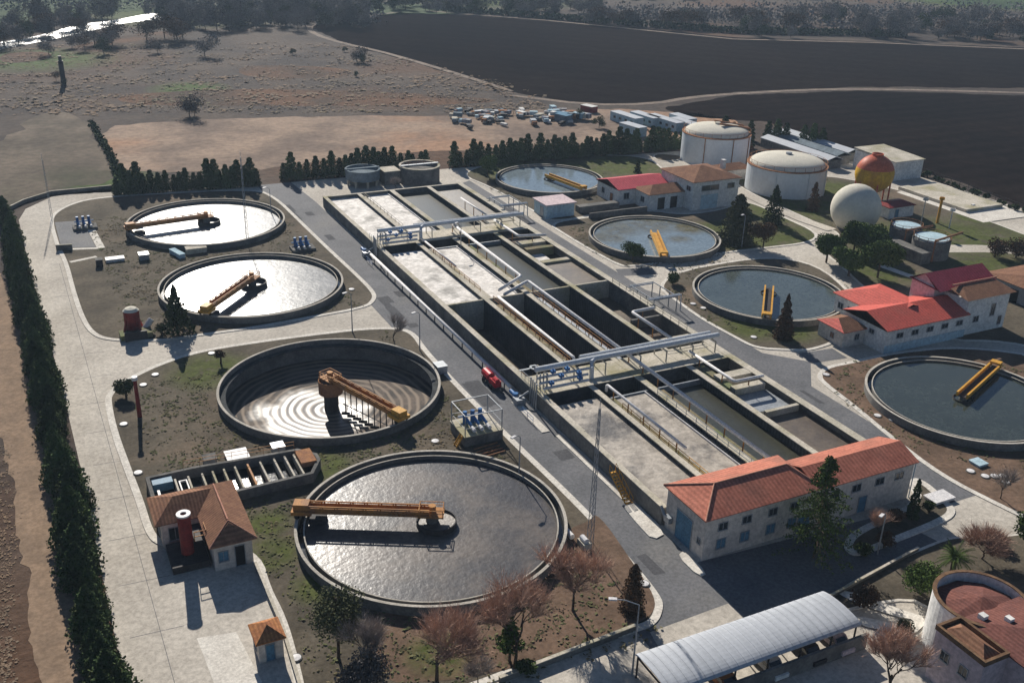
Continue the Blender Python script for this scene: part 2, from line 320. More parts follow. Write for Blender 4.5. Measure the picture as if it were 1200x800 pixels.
# plant platform of pale concrete
plat=px([(22,258),(30,245),(60,231),(100,224),(140,219)])+[(54,247),(62,247),(100,246),(180,241),(186,232),(222,212),(224,150),(215,120),(150,80),(102,44)]+[(60,50),(40,60),(20,60),(1.6,60)]+[(1.4,95),(1.3,125),(.9,150),(.4,168),(-.6,195)]
struct(MB().poly(plat,.02,holes).build('pavement',M['concrete']))
# asphalt
sheet('road',[(53,247),(61.5,247),(62.5,228),(62.5,64),(49.8,62.2),(50,68),(52.6,71.5),(53.6,76),(53.6,205),(54.5,225),(53,236)],.03,'asphalt',True)
sheet('road',[(98.2,229),(104.5,233),(104.5,150),(106.8,144),(106.8,118),(112,112),(106,105),(106,84),(107,76),(105,72),(99,72),(97.5,74),(97.5,83)],.03,'asphalt',True)
for a,b in (((112,113.5),(119,112.8)),((104.5,160),(112,158)),):
    sheet('road',strip([a,b],4),.036,'asphalt',True)
# expansion joints of the concrete road
jm=MB()
for y in range(70,215,9): jm.poly([(2.8,y),(8.0,y-.3),(8.0,y-.22),(2.8,y+.08)],.026)
jm.poly([(5.9,62),(5.96,62),(4.6,205),(4.54,205)],.027)
struct(jm.build('road_joint',M['asphalt']))
gp=random.Random(17)
for i in range(26):
    if i<14: x,y=gp.uniform(55,60.5),gp.uniform(66,232); a=gp.choice((1.2,1.6,2.2)); b_=gp.uniform(1.5,9)
    else: x,y=gp.uniform(99.5,103.5),gp.uniform(86,226); a=gp.choice((.8,1.4)); b_=gp.uniform(2,8)
    j=lambda:gp.uniform(-.12,.12); struct(MB().poly([(x-a/2+j(),y+j()),(x+a/2+j(),y+j()),(x+a/2+j(),y+b_+j()),(x-a/2+j(),y+b_+j())],.042+.001*i*.3).build('road_patch',M['patch']))
def island(pts,m='soil',world=False,kw=1.1,sm=2,hl=(),kz=.12):
    p=pts if world else px(pts); p=chaikin(p,sm)
    k=MB().prism(p,0,kz,hl).build('kerb',M['kerb']); struct(k)
    q=inset(p,kw); e=struct(MB().poly(q,kz+.012,hl).build('ground',M[m]))
    return p
island([(57,260),(62,250),(80,240),(105,233),(150,229),(300,221),(325,232),(352,258),(385,290),(420,322),(441,343),(441,352),(430,361),(370,372),(300,385),(240,393),(185,401),(130,400),(108,394),(95,377),(84,345),(76,312),(68,294),(66,292)],kw=.8)
island([(123,474),(124,463),(140,448),(180,428),(230,411),(300,400),(360,392),(430,384),(470,384),(488,391),(500,410),(545,458),(600,513),(660,570),(700,610),(745,662),(774,698),(778,712),(770,732),(745,741),(690,758),(640,774),(602,790),(560,806),(480,835),(352,835),(338,770),(325,725),(307,690),(298,655),(262,640),(215,640),(184,640),(170,625),(160,590),(145,550),(130,508)],m='soil',kw=.9,hl=(t3hole,grit_hole))
sheet('ground',[(700,600),(745,665),(768,700),(766,720),(740,735),(690,752),(600,785),(520,800),(430,800),(440,700),(500,735),(600,715),(650,660),(665,620),(690,612)],.145,'soil2',sm=2)
island([(540,206),(557,196),(600,188),(700,181),(760,184),(780,200),(790,212),(760,245),(730,245),(650,262),(628,250),(600,234),(570,218)],kw=.6)
island([(640,262),(690,254),(760,246),(800,252),(845,246),(862,238),(882,237),(920,255),(962,274),(952,285),(900,291),(840,298),(775,309),(738,313),(725,312),(690,293),(660,275)],kw=.7)
island([(773,333),(785,322),(820,312),(900,300),(960,310),(1004,348),(1010,372),(985,400),(950,412),(922,411),(885,409),(860,396),(820,374),(790,352),(775,342)],kw=.7)
island([(956,440),(965,430),(995,424),(1050,412),(1130,405),(1240,420),(1260,560),(1230,622),(1170,594),(1100,558),(1040,512),(1000,478),(962,449)],kw=.8,m='soil2')
island([(850,205),(1000,205),(1170,262),(1260,300),(1260,420),(1180,400),(1100,400),(1040,360),(1005,332),(985,312),(966,298),(972,288),(985,275),(965,266),(935,252),(872,224)],kw=.5)
island([(762,180),(800,182),(800,188),(770,190)],kw=.5)
# island south of the hall
island([(1002,655),(1040,640),(1110,612),(1122,600),(1112,588),(1080,560),(1062,562),(1075,590),(1000,620),(985,640)],kw=1.0)
sheet('yard',[(61.6,61.4),(92,65.6),(90,73.5),(62.4,75),(61.6,73)],.037,'asphalt',True)
sheet('yard',[(50.2,62.3),(61.5,61.3),(61.5,67.6),(51.2,67.2)],.038,'concrete',True)
island([(95.5,66.2),(92,66.8),(79,65.4),(72,64),(66,63),(60,62.2),(60,61.8),(80,60.8),(81,57),(84,54),(96,52),(120,58),(125,68),(108,66),(103,63)],world=True,kw=.4)
sheet('path',strip([(74,64),(77,59),(79,56.8),(76,56),(72,60)],1.6),.15,'kerb',True,1)
sheet('path',[(8.8,85.3),(12.6,84.6),(13.3,76.6),(9.5,70)],.036,'kerb',True)
sheet('path',strip([(12.9,211.5),(11.9,232.5)],1.5),.15,'kerb',True); sheet('path',strip([(4.8,213.6),(12.9,211.5)],1.0),.154,'kerb',True)
sheet('path',[(5.6,214.3),(12,212.5),(11.1,232),(5.6,232.6)],.148,'asphalt',True)
sheet('path',strip([(6.5,205),(11.5,206.5)],1.0),.15,'kerb',True)
sheet('path',strip(px([(874,228),(905,243),(940,258),(975,270)]),3.2),.15,'concrete',True)
sheet('path',strip(px([(1090,292),(1150,292),(1300,300)]),5),.15,'concrete',True)
sheet('path',strip(px([(1000,300),(1060,322),(1100,335)]),2),.15,'kerb',True)
sheet('paved_pad',[(204,184),(221,187),(221,156),(204,156.5)],.15,'kerb',True)
# raised aprons beside the basin
for q in ([(61.0,88.6),(62.8,88.9),(62.8,81.2),(60.4,80.6),(60.5,84)],[(61.3,76.8),(62.6,77.5),(62.6,72.8),(61.3,72.6)]):
    struct(MB().prism(chaikin(q,1),.0,.14).build('kerb',M['kerb']))
struct(MB().prism(strip([(61.0,118.5),(60.9,108.5)],1.2),0,.13).build('kerb',M['kerb']))
struct(MB().prism(strip([(61.9,107),(61.9,89.6)],.5),0,.13).build('kerb',M['kerb']))

# ------------------------------------------------------------------ settling tanks
def arc_ring(mb,c,r0,r1,z0,z1,n=96): mb.lathe([(r1,z0),(r1,z1),(r0,z1),(r0,z0)],c,n)
TL={1:'farthest of four large left tanks, with glittering water',2:'water shining white, second large one from the far hedge',3:'drained, its ringed floor and middle tower showing',4:'nearest large one with grey water behind bare trees',
    5:'small, clear, farthest away beside the lawn',6:'small, clear, in front of the pink roofed building',7:'small, clear, conifer standing at its rim',8:'small, clear, cut by the right edge of view'}
WZ={1:.55,2:.55,4:.6,5:.85,6:.85,7:.85,8:.85}
for k,(x,y,r) in T.items():
    t=thing('settling_tank','round concrete settling tank, '+TL[k],'tank',(x,y,0))
    w=MB(); arc_ring(w,(x,y),r-.3,r,-3.4 if k==3 else -.0,1.3); w.build('outer_wall',[M['wall']],t)
    w=MB(); arc_ring(w,(x,y),r-.33,r+.04,1.303,1.36); w.build('rim',M['rim'],t)
    if k!=3:
        w=MB(); arc_ring(w,(x,y),r-1.14,r-1.02,.0,1.1); w.build('overflow_weir',M['wall'],t); w=MB(); arc_ring(w,(x,y),r-1.16,r-1.0,1.102,1.15); w.build('weir_edge',M['rim'],t)
        w=MB(); w.poly(circ(x,y,r-.3,96),.4); struct(w.build('water',M['water_black']))
        w=MB(); w.poly(circ(x,y,r-1.15,96),WZ[k]); struct(w.build('water',M[{1:'water_glare',2:'water_glare',4:'water_grey',5:'water_pale',6:'water_reflection',7:'water_mid',8:'water_teal'}[k]],))
    else:
        n=6; w=MB(); arc_ring(w,(x,y),r-1.2,r-.36,.35,.55); w.build('overflow_weir',M['darkwall'],t)
        m=mat('ringed_sludge_floor',(0.13,0.1,0.078),(0.045,0.038,0.034),scale=.3,fine=2,rough=.75,spec=.15)
        nn=m.node_tree.nodes; L=m.node_tree.links; b=nn['Principled BSDF']
        g=nn.new('ShaderNodeNewGeometry'); d=nn.new('ShaderNodeVectorMath'); d.operation='DISTANCE'; L.new(g.outputs['Position'],d.inputs[0]); d.inputs[1].default_value=(x,y,-2.5)
        dw=nn.new('ShaderNodeVectorMath'); dw.operation='DISTANCE'; L.new(g.outputs['Position'],dw.inputs[0]); dw.inputs[1].default_value=(x-3.5,y-1.5,-2.5)
        nz=nn.new('ShaderNodeTexNoise'); nz.inputs['Scale'].default_value=.16; L.new(g.outputs['Position'],nz.inputs['Vector'])
        ad=nn.new('ShaderNodeMath'); ad.operation='MULTIPLY_ADD'; L.new(nz.outputs['Fac'],ad.inputs[0]); ad.inputs[1].default_value=1.3; L.new(d.outputs['Value'],ad.inputs[2])
        si=nn.new('ShaderNodeMath'); si.operation='SINE'; mu=nn.new('ShaderNodeMath'); mu.operation='MULTIPLY'; mu.inputs[1].default_value=5.2; L.new(ad.outputs[0],mu.inputs[0]); L.new(mu.outputs[0],si.inputs[0])
        src=b.inputs['Base Color'].links[0].from_socket
        mr=nn.new('ShaderNodeMapRange'); mr.inputs['From Min'].default_value=-.2; mr.inputs['From Max'].default_value=1; L.new(si.outputs[0],mr.inputs['Value'])
        mx=nn.new('ShaderNodeMix'); mx.data_type='RGBA'; L.new(mr.outputs[0],mx.inputs[0]); L.new(src,mx.inputs[6]); mx.inputs[7].default_value=(.24,.19,.145,1); L.new(mx.outputs[2],b.inputs['Base Color'])
        bp=nn.new('ShaderNodeBump'); bp.inputs['Distance'].default_value=.025; bp.inputs['Strength'].default_value=.4; L.new(si.outputs[0],bp.inputs['Height']); L.new(bp.outputs[0],b.inputs['Normal'])
        n2=nn.new('ShaderNodeTexNoise'); n2.inputs['Scale'].default_value=.28; n2.inputs['Detail'].default_value=7; L.new(g.outputs['Position'],n2.inputs['Vector'])
        a2=nn.new('ShaderNodeMath'); a2.operation='MULTIPLY_ADD'; L.new(n2.outputs['Fac'],a2.inputs[0]); a2.inputs[1].default_value=-9.0; L.new(dw.outputs['Value'],a2.inputs[2])
        wet=nn.new('ShaderNodeMapRange'); wet.inputs['From Min'].default_value=5.5; wet.inputs['From Max'].default_value=1.5; L.new(a2.outputs[0],wet.inputs['Value'])
        ro=nn.new('ShaderNodeMapRange'); ro.inputs['To Min'].default_value=.8; ro.inputs['To Max'].default_value=.28; L.new(wet.outputs[0],ro.inputs['Value']); L.new(ro.outputs[0],b.inputs['Roughness'])
        sp=nn.new('ShaderNodeMapRange'); sp.inputs['To Min'].default_value=.12; sp.inputs['To Max'].default_value=.5; L.new(wet.outputs[0],sp.inputs['Value']); L.new(sp.outputs[0],b.inputs['Specular IOR Level'])
        w=MB(); w.lathe([(r-.3,-2.2),(2.5,-3.0),(0.01,-3.05)],(x,y),96); w.build('floor',m,t)
        0 and w.poly([(x-1+8.2*math.cos(a)*(1+.12*math.sin(3*a)),y-1+8.0*math.sin(a)*(1+.1*math.cos(2*a))) for a in [2*math.pi*i/60 for i in range(60)]],-2.62)

def railing_mb(mb,pts,h=1.0,step=2.0,t=.05):
    pts=[Vector(p) for p in pts]
    for a,b in zip(pts,pts[1:]):
        for hh in (h,h*.5): mb.beam(a+Vector((0,0,hh)),b+Vector((0,0,hh)),t,t)
        n=max(1,int((b-a).length/step))
        for i in range(n+1):
            p=a+(b-a)*i/n; mb.beam(p,p+Vector((0,0,h)),t,t)
    return mb
def bridge(k,ang,label,style='old',z=1.75,start=0.0):
    x,y,r=T[k]; a=R(ang); t=thing('scraper_bridge',label,'scraper bridge',(x,y,1.36),a,'scraper bridges of the old tanks' if style=='old' else 'yellow scraper bridges of the clear tanks')
    # local x runs from the pier to the rim; local z 0 is the rim top
    if style=='old':
        w=MB(); w.box(0.5,r-.5,-.55,.55,.75,.85)
        w.build('walkway',M['ochre'],t,True)
        for s in (-1,1):
            w=MB()
            w.beam((0.3,s*.6,1.55),(r-.5,s*.6,1.55),.14,.14); w.beam((.3,s*.6,.7),(r-.5,s*.6,.7),.16,.22)
            n=9
            for i in range(n):
                x0=.3+(r-.8)*i/n; x1=.3+(r-.8)*(i+1)/n
                w.beam((x0,s*.6,.7),((x0+x1)/2,s*.6,1.55),.09,.09); w.beam(((x0+x1)/2,s*.6,1.55),(x1,s*.6,.7),.09,.09)
            w.beam((0.3,s*.6,1.1),(r-.5,s*.6,1.1),.07,.5)
            w.build('girder',M['ochre'],t,True)
        w=MB(); w.box(r-1.9,r+.5,-1.1,1.1,.55,1.0); w.box(r-1.5,r+.3,-.7,.7,1.0,1.75); w.build('drive_carriage',M['ochre'] if k in(1,4) else M['yellow'],t,True)
        for s in (-1,1):
            w=MB(); w.tube([(r-.17,s*.85,.3),(r-.17,s*1.05,.3)],.3,10); w.build('wheel',M['tyre'],t,True)
        w=MB(); w.box(-1.4,1.6,-1.1,1.1,.75,.95); 
        for q in ((-1.3,-1),(1.5,-1),(1.5,1),(-1.3,1)): w.beam((q[0],q[1],.9),(q[0],q[1],1.75),.08,.08)
        for q1,q2 in (((-1.3,-1),(1.5,-1)),((1.5,-1),(1.5,1)),((1.5,1),(-1.3,1)),((-1.3,1),(-1.3,-1))): w.beam((*q1,1.75),(*q2,1.75),.08,.08); w.beam((*q1,1.35),(*q2,1.35),.06,.06)
        w.tube([(0,0,.95),(0,0,1.9)],.45,10)
        w.build('centre_platform',M['ochre'],t,True)
        w=MB(); zb=-4.4 if k==3 else -1.3
        w.tube([(0,0,zb),(0,0,.75)],.75 if k!=3 else 1.1,16); w.build('centre_pier',M['wall'] if k!=3 else M['darkmetal'],t,True)
        w=MB()
        if k==3:
            w.lathe([(1.8,-1.5),(1.8,.6),(1.7,.6),(1.7,-1.5)],(0,0),24)
            w.build('feed_well',M['rust'],t,True)
            w=MB()
            for i in range(9):
                xx=3.5+i*1.35; w.beam((xx,0,.7),(xx,0,-3.85+.055*xx),.12,.12); w.beam((xx-.5,-.4,-3.9+.055*xx),(xx+.5,.4,-3.9+.055*xx),.08,.5)
            w.beam((3,0,-2.3),(r-1.6,0,-1.7),.12,.12); w.build('rake',M['darkmetal'],t,True)
        else:
            w.lathe([(2.4,-1.1),(2.4,-.05),(2.25,-.05),(2.25,-1.1)],(-.5,0),28); w.build('feed_well',M['darkmetal'],t,True)
            if k==4: MB().poly(circ(-.5,0,2.24,24),-.3).build('feed_well_water',M['water_brown'],t,True)
            w=MB(); w.box(r-3.4,r-1.5,-.8,.8,-.9,-.3); w.build('scum_box',M['darkmetal'],t,True)
            if k in (1,): MB().box(r-3.2,r-1.7,-1.2,.3,.2,.7).build('control_cabinet',M['palebluesheet'],t,True)
            if k in (4,): MB().box(r-3.2,r-1.9,-1.0,-.1,.1,.5).build('control_cabinet',M['grey'],t,True)
    else:
        w=MB(); w.box(start,r-.2,-.5,.5,.2,.28); w.build('walkway',M['darkmetal' if k!=6 else 'yellow'],t,True)
        for s in (-1,1):
            w=MB(); w.box(start,r+.1,s*.75-.14,s*.75+.14,.15,.85); w.build('girder',M['yellow'],t,True)
        w=MB(); w.box(r-.9,r+.3,-.8,.8,.86,1.15); w.build('drive_carriage',M['yellow'],t,True)
        w=MB(); w.tube([(0,0,-1.3),(0,0,.12)],.6,14); w.build('centre_pier',M['wall'],t,True)
        w=MB(); w.lathe([(1.5,-1.0),(1.5,-.3),(1.4,-.3),(1.4,-1.0)],(0,0),24); w.build('feed_well',M['darkmetal'],t,True)
    return t
bridge(1,187,'brown walkway bridge over the farthest large tank, pale blue box near its rim end')
bridge(2,229,'yellow walkway bridge reaching the lower left rim of the second large tank')
bridge(3,290,'rusty rake bridge and centre tower in the drained tank')
bridge(4,153,'orange walkway bridge over the nearest large grey tank')
bridge(5,-80,'yellow bridge over the farthest clear tank by the lawn','new',start=-1)
bridge(6,-116,'plain flat yellow bridge over the clear tank with the round tree in front','new',start=-1)
bridge(7,-131,'pair of upright looking yellow girders over the clear tank beside the conifer','new',start=-1)
bridge(8,22,'yellow bridge with brown deck over the clear tank at the right edge','new',start=-1)

# ------------------------------------------------------------------ the aeration basin
b=thing('aeration_basin','long rectangular concrete basin of foaming, dark and drained cells in the middle of the plant','basin',(BX0,BY0,0))
TOP=2.4; FL=-3.4
w=MB(); w.box(BX0,BX0+.45,BY0,BY1,FL,TOP); w.build('outer_wall',M['wall'],b)
w=MB(); w.box(BX1-.45,BX1,BY0,BY1,FL,TOP); w.build('outer_wall',M['wall'],b)
for y0,y1 in ((BY0,BY0+.45),(BY1-.45,BY1)):
    w=MB(); w.box(BX0+.452,BX1-.452,y0,y1,FL,TOP); w.build('end_wall',M['wall'],b)
w=MB(); w.box(BX0-.03,BX0+.95,BY0+20,BY1-20,TOP+.003,TOP+.1); w.box(BX0-.03,BX0+.7,BY0,BY0+19.99,TOP+.003,TOP+.1); w.box(BX0-.03,BX0+.85,BY1-19.99,BY1,TOP+.003,TOP+.1); w.build('coping',M['coping'],b)
w=MB(); w.box(BX1-1.0,BX1+.3,BY0,BY1,TOP+.003,TOP+.1); w.build('coping',M['coping'],b)
w=MB(); w.box(BX0+.86,BX1-1.01,BY1-.6,BY1,TOP+.003,TOP+.1); w.build('coping',M['coping'],b)
walls={'A':(71.1,72.0),'B':(79.2,80.3),'C':(88.7,89.7)}
for nme,(x0,x1) in walls.items():
    w=MB(); w.box(x0+.15,x1-.15,BY0+.46,BY1-.46,FL,TOP-.05); w.build('dividing_wall',M['darkwall'],b)
    w=MB(); w.box(x0,x1,BY0+.46,BY1-.61,TOP-.04,TOP+.09); w.build('wall_walkway',M['coping'],b)
w=MB(); w.box(BX0+.46,BX1-.46,BY0+.46,BY1-.46,FL-.3,FL-.002); w.build('floor',M['brownwall'],b)
cols=[(63.46,71.24),(71.86,79.34),(80.16,88.84),(89.56,97.44)]
decks=[(114.8,120.8),(185.4,191.0)]
for (y0,y1) in decks:
    w=MB()
    for (x0,x1) in cols: w.box(x0+.01,x1-.01,y0,y1,FL,TOP-.06)
    w.build('cross_channel',M['darkwall'],b)
    w=MB(); xs=[63.96,71.09,72.01,79.19,80.31,88.69,89.71,96.88]
    for i in range(0,8,2): w.box(xs[i],xs[i+1],y0-.1,y1+.1,TOP-.05,TOP+.06)
    w.build('cross_deck',M['coping'],b)
for y in (152.0,):
    for (x0,x1) in cols:
        w=MB(); w.box(x0+.01,x1-.01,y-.2,y+.2,FL,TOP-.08); w.build('cross_wall',M['coping'],b)
for y in (110.8,181.6):
    for (x0,x1) in cols[1:3]:
        w=MB(); w.box(x0+.01,x1-.01,y-.12,y+.12,FL,1.95); w.build('cross_wall',M['grey'],b)
# ledges with stained walkways along the right side of each wall
for (x0,x1,y0,y1,z,m) in [(72.0,73.7,121,151.7,1.55,'ledge'),(72.0,73.3,83.4,110.6,1.95,'ledge'),(72.0,73.4,152.3,181.4,1.95,'coping'),(80.3,82.0,121,151.7,1.6,'grey'),(80.3,81.8,83.4,110.6,1.75,'ledge'),(80.3,81.9,152.3,181.4,1.75,'ledge'),(89.7,90.6,83.4,98,1.7,'ledge'),(89.7,90.9,121,151.7,1.5,'ledge'),(89.7,90.6,152.3,185,1.8,'ledge'),(62.0+1.46,64.6,121,151.7,1.9,'ledge'),(63.46,64.3,83.4,111,2.0,'coping'),(63.46,64.3,153,182,2.0,'coping'),(72.0,73.0,191.3,223,1.95,'coping')]:
    w=MB(); w.box(x0+.002,x1,y0,y1,FL if y0==121 and 0 else z-.5,z); w.build('ledge',M[m],b)
for (x0,y0,y1) in ((78.5,83.4,110.6),(78.5,152.4,181.4),(78.5,191.3,223)):
    w=MB(); w.box(x0,x0+.14,y0,y1,1.3,2.0); w.build('weir_trough',M['pipewhite'],b); w=MB(); w.box(x0+.15,x0+.6,y0,y1,1.3,1.78); w.build('weir_trough',M['dark'],b)
def cell(ci,y0,y1,z,m):
    x0,x1=cols[ci]; return struct(MB().poly([(x0-.02,y0),(x1+.02,y0),(x1+.02,y1),(x0-.02,y1)],z).build('water',M[m]))
cell(0,83,112,1.75,'foam2'); cell(1,83,110.8,1.75,'foam2'); cell(2,83,110.8,1.1,'water_dark'); cell(3,83,98,1.3,'water_brown')
cell(0,112,114.9,.2,'water_black')
for i in (1,2): cell(i,110.8,114.9,.2,'water_black')
cell(0,152,182.2,1.75,'foam'); cell(1,152,181.6,1.75,'foam'); cell(2,152,181.6,1.2,'water_dark'); cell(3,152,166,1.5,'water_brown')
cell(0,182.2,185.5,.2,'water_black')
for i in (1,2): cell(i,181.6,185.5,.2,'water_black')
cell(0,191,224,1.75,'foam'); cell(1,191,224,1.75,'foam'); cell(2,191,224,1.2,'water_dark'); cell(3,198,224,1.5,'water_brown')
cell(3,98,114.9,.3,'water_black'); cell(3,166,185.5,.6,'water_black'); cell(3,191,198,.8,'water_black'); cell(3,121,151.8,-1.2,'water_brown')
# concrete compartments of the fourth lane
for (x0,x1,y0,y1,z,m) in [(90.8,96.8,97.6,98.2,2.3,'coping'),(90.8,96.8,99.4,104.8,1.4,'grey'),(90.9,96.5,104.9,106.2,2.5,'coping'),(90.9,96.8,108.6,110.4,2.5,'coping'),(89.9,92.0,106.3,114.6,2.1,'ledge'),(90,96.9,123.6,125.2,2.3,'coping'),(90.0,94.5,125.3,133.5,.6,'brownwall'),(90.9,96.9,133.6,134.1,2.3,'wall'),(90.6,96.9,176.6,178.6,2.3,'coping'),(90.6,96.9,173,174.4,2.35,'ledge'),(90.6,97.2,166,167.4,1.9,'coping'),(90.6,94,167.6,172.8,1.2,'foam'),(90.6,97,192,194,2.3,'coping'),(90.6,97,196.8,198.2,2.3,'coping'),(91,94.8,179,184.8,1.5,'brownwall')]:
    w=MB(); w.box(x0,x1,y0,y1,FL,z); w.build('compartment_wall',M[m],b)

# pipes, each a thing
def pipe(pts,r,m,label,sup=None,h0=None,group=None,step=4.0):
    p=[Vector(q) for q in pts]; base=Vector((p[0].x,p[0].y,h0 if h0 is not None else 0))
    t=thing('pipe',label,'pipe',base,0,group)
    w=MB(); pp=[p[0]]
    for i in range(1,len(p)-1):
        a=(p[i-1]-p[i]).normalized()*r*2.2; c=(p[i+1]-p[i]).normalized()*r*2.2
        for u in (0,.25,.5,.75,1): pp.append((p[i]+a)*(1-u)**2+p[i]*2*u*(1-u)+(p[i]+c)*u*u)
    pp.append(p[-1]); w.tube(pp,r,10); w.build('pipe_run',M[m],t,smooth=True)
    for a,c in zip(p,p[1:]):
        if abs(a.z-c.z)>.5: continue
        n=max(1,int((c-a).length/step))
        for i in range(n):
            q=a+(c-a)*(i+.5)/n
            if sup: MB().beam((q.x,q.y,base.z),(q.x,q.y,q.z-r+.02),.14,.14).build('support',M[sup],t)
    return t
g='white pipes running along the basin walls'
pipe([(61.4,121,1.25),(61.4,185,1.25)],.26,'pipewhite','long white pipe at the foot of the basin left wall beside the road','darkmetal')
pipe([(72.7,92,3.6),(72.7,112,3.6),(72.7,112,2.5)],.22,'pipewhite','thin white pipe over the tan foam between first and second lanes, near the hall','ochre',1.95,g)
pipe([(72.9,122,2.45),(72.9,122,3.5),(72.9,149.5,3.5)],.24,'pipewhite','white pipe on rusty stands between the two deep drained cells','ochre',1.55,g)
pipe([(72.7,168,2.9),(72.7,186,2.9)],.22,'pipewhite','short white pipe beside the upper pipe rack over the pale foam','ochre',1.95,g)
pipe([(81.1,84.5,3.7),(81.1,154,3.7),(75,151.4,2.9)],.3,'pipewhite','longest white overhead pipe, running down the third lane to the hall roof','ochre',1.6,g)
pipe([(80.9,191,4.2),(80.9,156.4,3.8),(75,153.6,2.9)],.3,'pipewhite','white overhead pipe of the upper third lane bending left at its near end','ochre',1.75,g)
pipe([(91.1,121,3.6),(91.1,134.2,3.6),(95.8,134.4,3.6)],.28,'pipewhite','white hooked pipe in the fourth lane behind the lower pipe rack','ochre',1.5,g)
pipe([(90.9,117,3.6),(90.9,105.4,3.6),(96.3,105.3,3.6),(96.6,107,2.5)],.24,'pipewhite','white hooked pipe in the fourth lane in front of the lower pipe rack','ochre',2.1,g)
pipe([(91.2,208,3.6),(91.2,193.5,3.6)],.2,'pipewhite','short white pipe at the far end of the fourth lane','ochre',1.5,g)
pipe([(91.3,190,3.6),(91.3,178.2,3.6),(97,176.8,3.6)],.28,'pipewhite','white hooked pipe below the upper pipe rack in the fourth lane','ochre',1.8,g)
# pipe racks
def rack(y,label):
    t=thing('pipe_rack',label,'pipe rack',(62,y,TOP+.06))
    Z=4.9
    for dy,z,r,x0,x1 in ((0.9,Z,.42,64,97.2),(2.6,Z-.25,.34,72.5,96.8),(-.5,Z-.7,.2,63.6,72.4),(-1.3,Z-1.2,.2,63.6,71.8),(-2.0,Z-1.8,.22,64,71.5)):
        w=MB(); pts=[(x0,y+dy,z),(x1,y+dy,z)]
        if r==.42: w.tube([(74.2,y+.9,z),(73.2,y+.2,z-.1),(72.8,y-.6,z-.6),(72.8,y-.7,TOP+.1)],.36,10)
        w.tube(pts,r,12); w.build('header_pipe',M['pipe'],t,smooth=False)
    for x in (65.5,70,75.5,81.8,86.6,91.6,96):
        w=MB()
        for dy in (-.2,3.1): w.beam((x,y+dy,TOP+.06),(x,y+dy,Z-.5),.16,.16)
        w.beam((x,y-.3,Z-.55),(x,y+3.2,Z-.55),.14,.2)
        w.build('frame',M['coping'],t)
    w=MB(); w.box(74.2,97.0,y+1.45,y+2.1,Z-.42,Z-.36); w.build('grating',M['grey'],t)
    for i,(x,dy,z) in enumerate(((66.2,-.5,Z-.1),(68.6,-.5,Z-.1),(67.2,-1.3,Z-.6),(70.2,-1.3,Z-.7),(70.0,-2,Z-1.2),(65.2,-2,Z-1.1))):
        w=MB(); w.box(x-.35,x+.35,y+dy-.3,y+dy+.3,z-.15,z+.25); w.tube([(x,y+dy,z-.7),(x,y+dy,z+.5)],.12,8); w.build('valve',M['blue'],t)
    # standpipes at the wall
    w=MB()
    for i in range(4):
        w.tube([(63.4+.55*i,y-.8,TOP+.1),(63.4+.55*i,y-.8,TOP+2.6)],.1,8); w.tube([(62.5+.1*i,y-2.5+i*.8,.1),(62.5+.1*i,y-2.5+i*.8,TOP+2.0)],.12,8)
    w.build('standpipe',M['grey'],t)
    w=MB(); railing_mb(w,[(63.3,y-3.5,TOP+.1),(63.3,y+4,TOP+.1)],1.1,1.2); w.build('handrail',M['grey'],t)
    return t
rack(117.2,'pipe rack of big silver pipes and blue valves crossing the basin nearest the hall')
rack(187.2,'pipe rack of silver pipes crossing the basin at its far end')
for y,lab in ((118.8,'blue pump with motor at the wall foot beside the red trailer'),(188.5,'blue pump set at the wall foot below the upper pipe rack')):
    t=thing('blue_pump',lab,'pump',(61.2,y,0),0,'blue pumps at the basin wall')
    w=MB(); w.tube([(61.2,y,.2),(61.2,y,1.3)],.42,12); w.build('casing',M['blue'],t); w=MB(); w.tube([(61.2,y+.1,.9),(61.2,y+1.6,.9)],.33,12); w.build('motor',M['blue'],t)
    w=MB(); w.box(60.5,62.0,y-1.9,y-.4,.1,1.0); w.tube([(61.2,y-1.2,1),(62.8,y-1.2,1.8)],.16,8); w.build('discharge',M['grey'],t)
    w=MB(); railing_mb(w,[(60.3,y-4,0.1),(60.3,y-7.5,.1),],1,1.2); w.build('guard_rail',M['blue'],t)
def rail_thing(pts,m,label,h=1.05,step=2.2,t=.07,name='handrail',group='handrails on the basin walls'):
    o=thing(name,label,'handrail',pts[0],0,group); w=MB(); railing_mb(w,pts,h,step,t)
    o2=w.build('rails',M[m],o); return o
rail_thing([(79.0,108,TOP+.1),(79.0,84,TOP+.1)],'grey','grey handrail beside the tan foam near the hall roof')
rail_thing([(72.2,150,TOP+.1),(72.2,122,TOP+.1)],'ochre','rusty handrail between the two deep drained cells')
rail_thing([(80.3,150,TOP+.1),(80.3,122,TOP+.1)],'ochre','rusty handrail on the wall right of the second drained cell')
rail_thing([(96.9,150,TOP+.11),(96.9,126,TOP+.11)],'coping','thin pale handrail on the road side of the fourth lane, drained part')
rail_thing([(88.9,121.2,TOP+.1),(96.5,121.2,TOP+.1)],'grey','short grey handrail behind the lower rack at its right end')
rail_thing([(72.4,107,1.97),(72.4,86,1.97)],'yellow','yellow handrail along the second lane of tan foam')
rail_thing([(72.4,222,1.97),(72.4,196,1.97)],'coping','pale handrail between the two farthest foam cells')
rail_thing([(72.4,180,1.97),(72.4,156,1.97)],'ochre','brown posts and rails between the two middle foam cells')
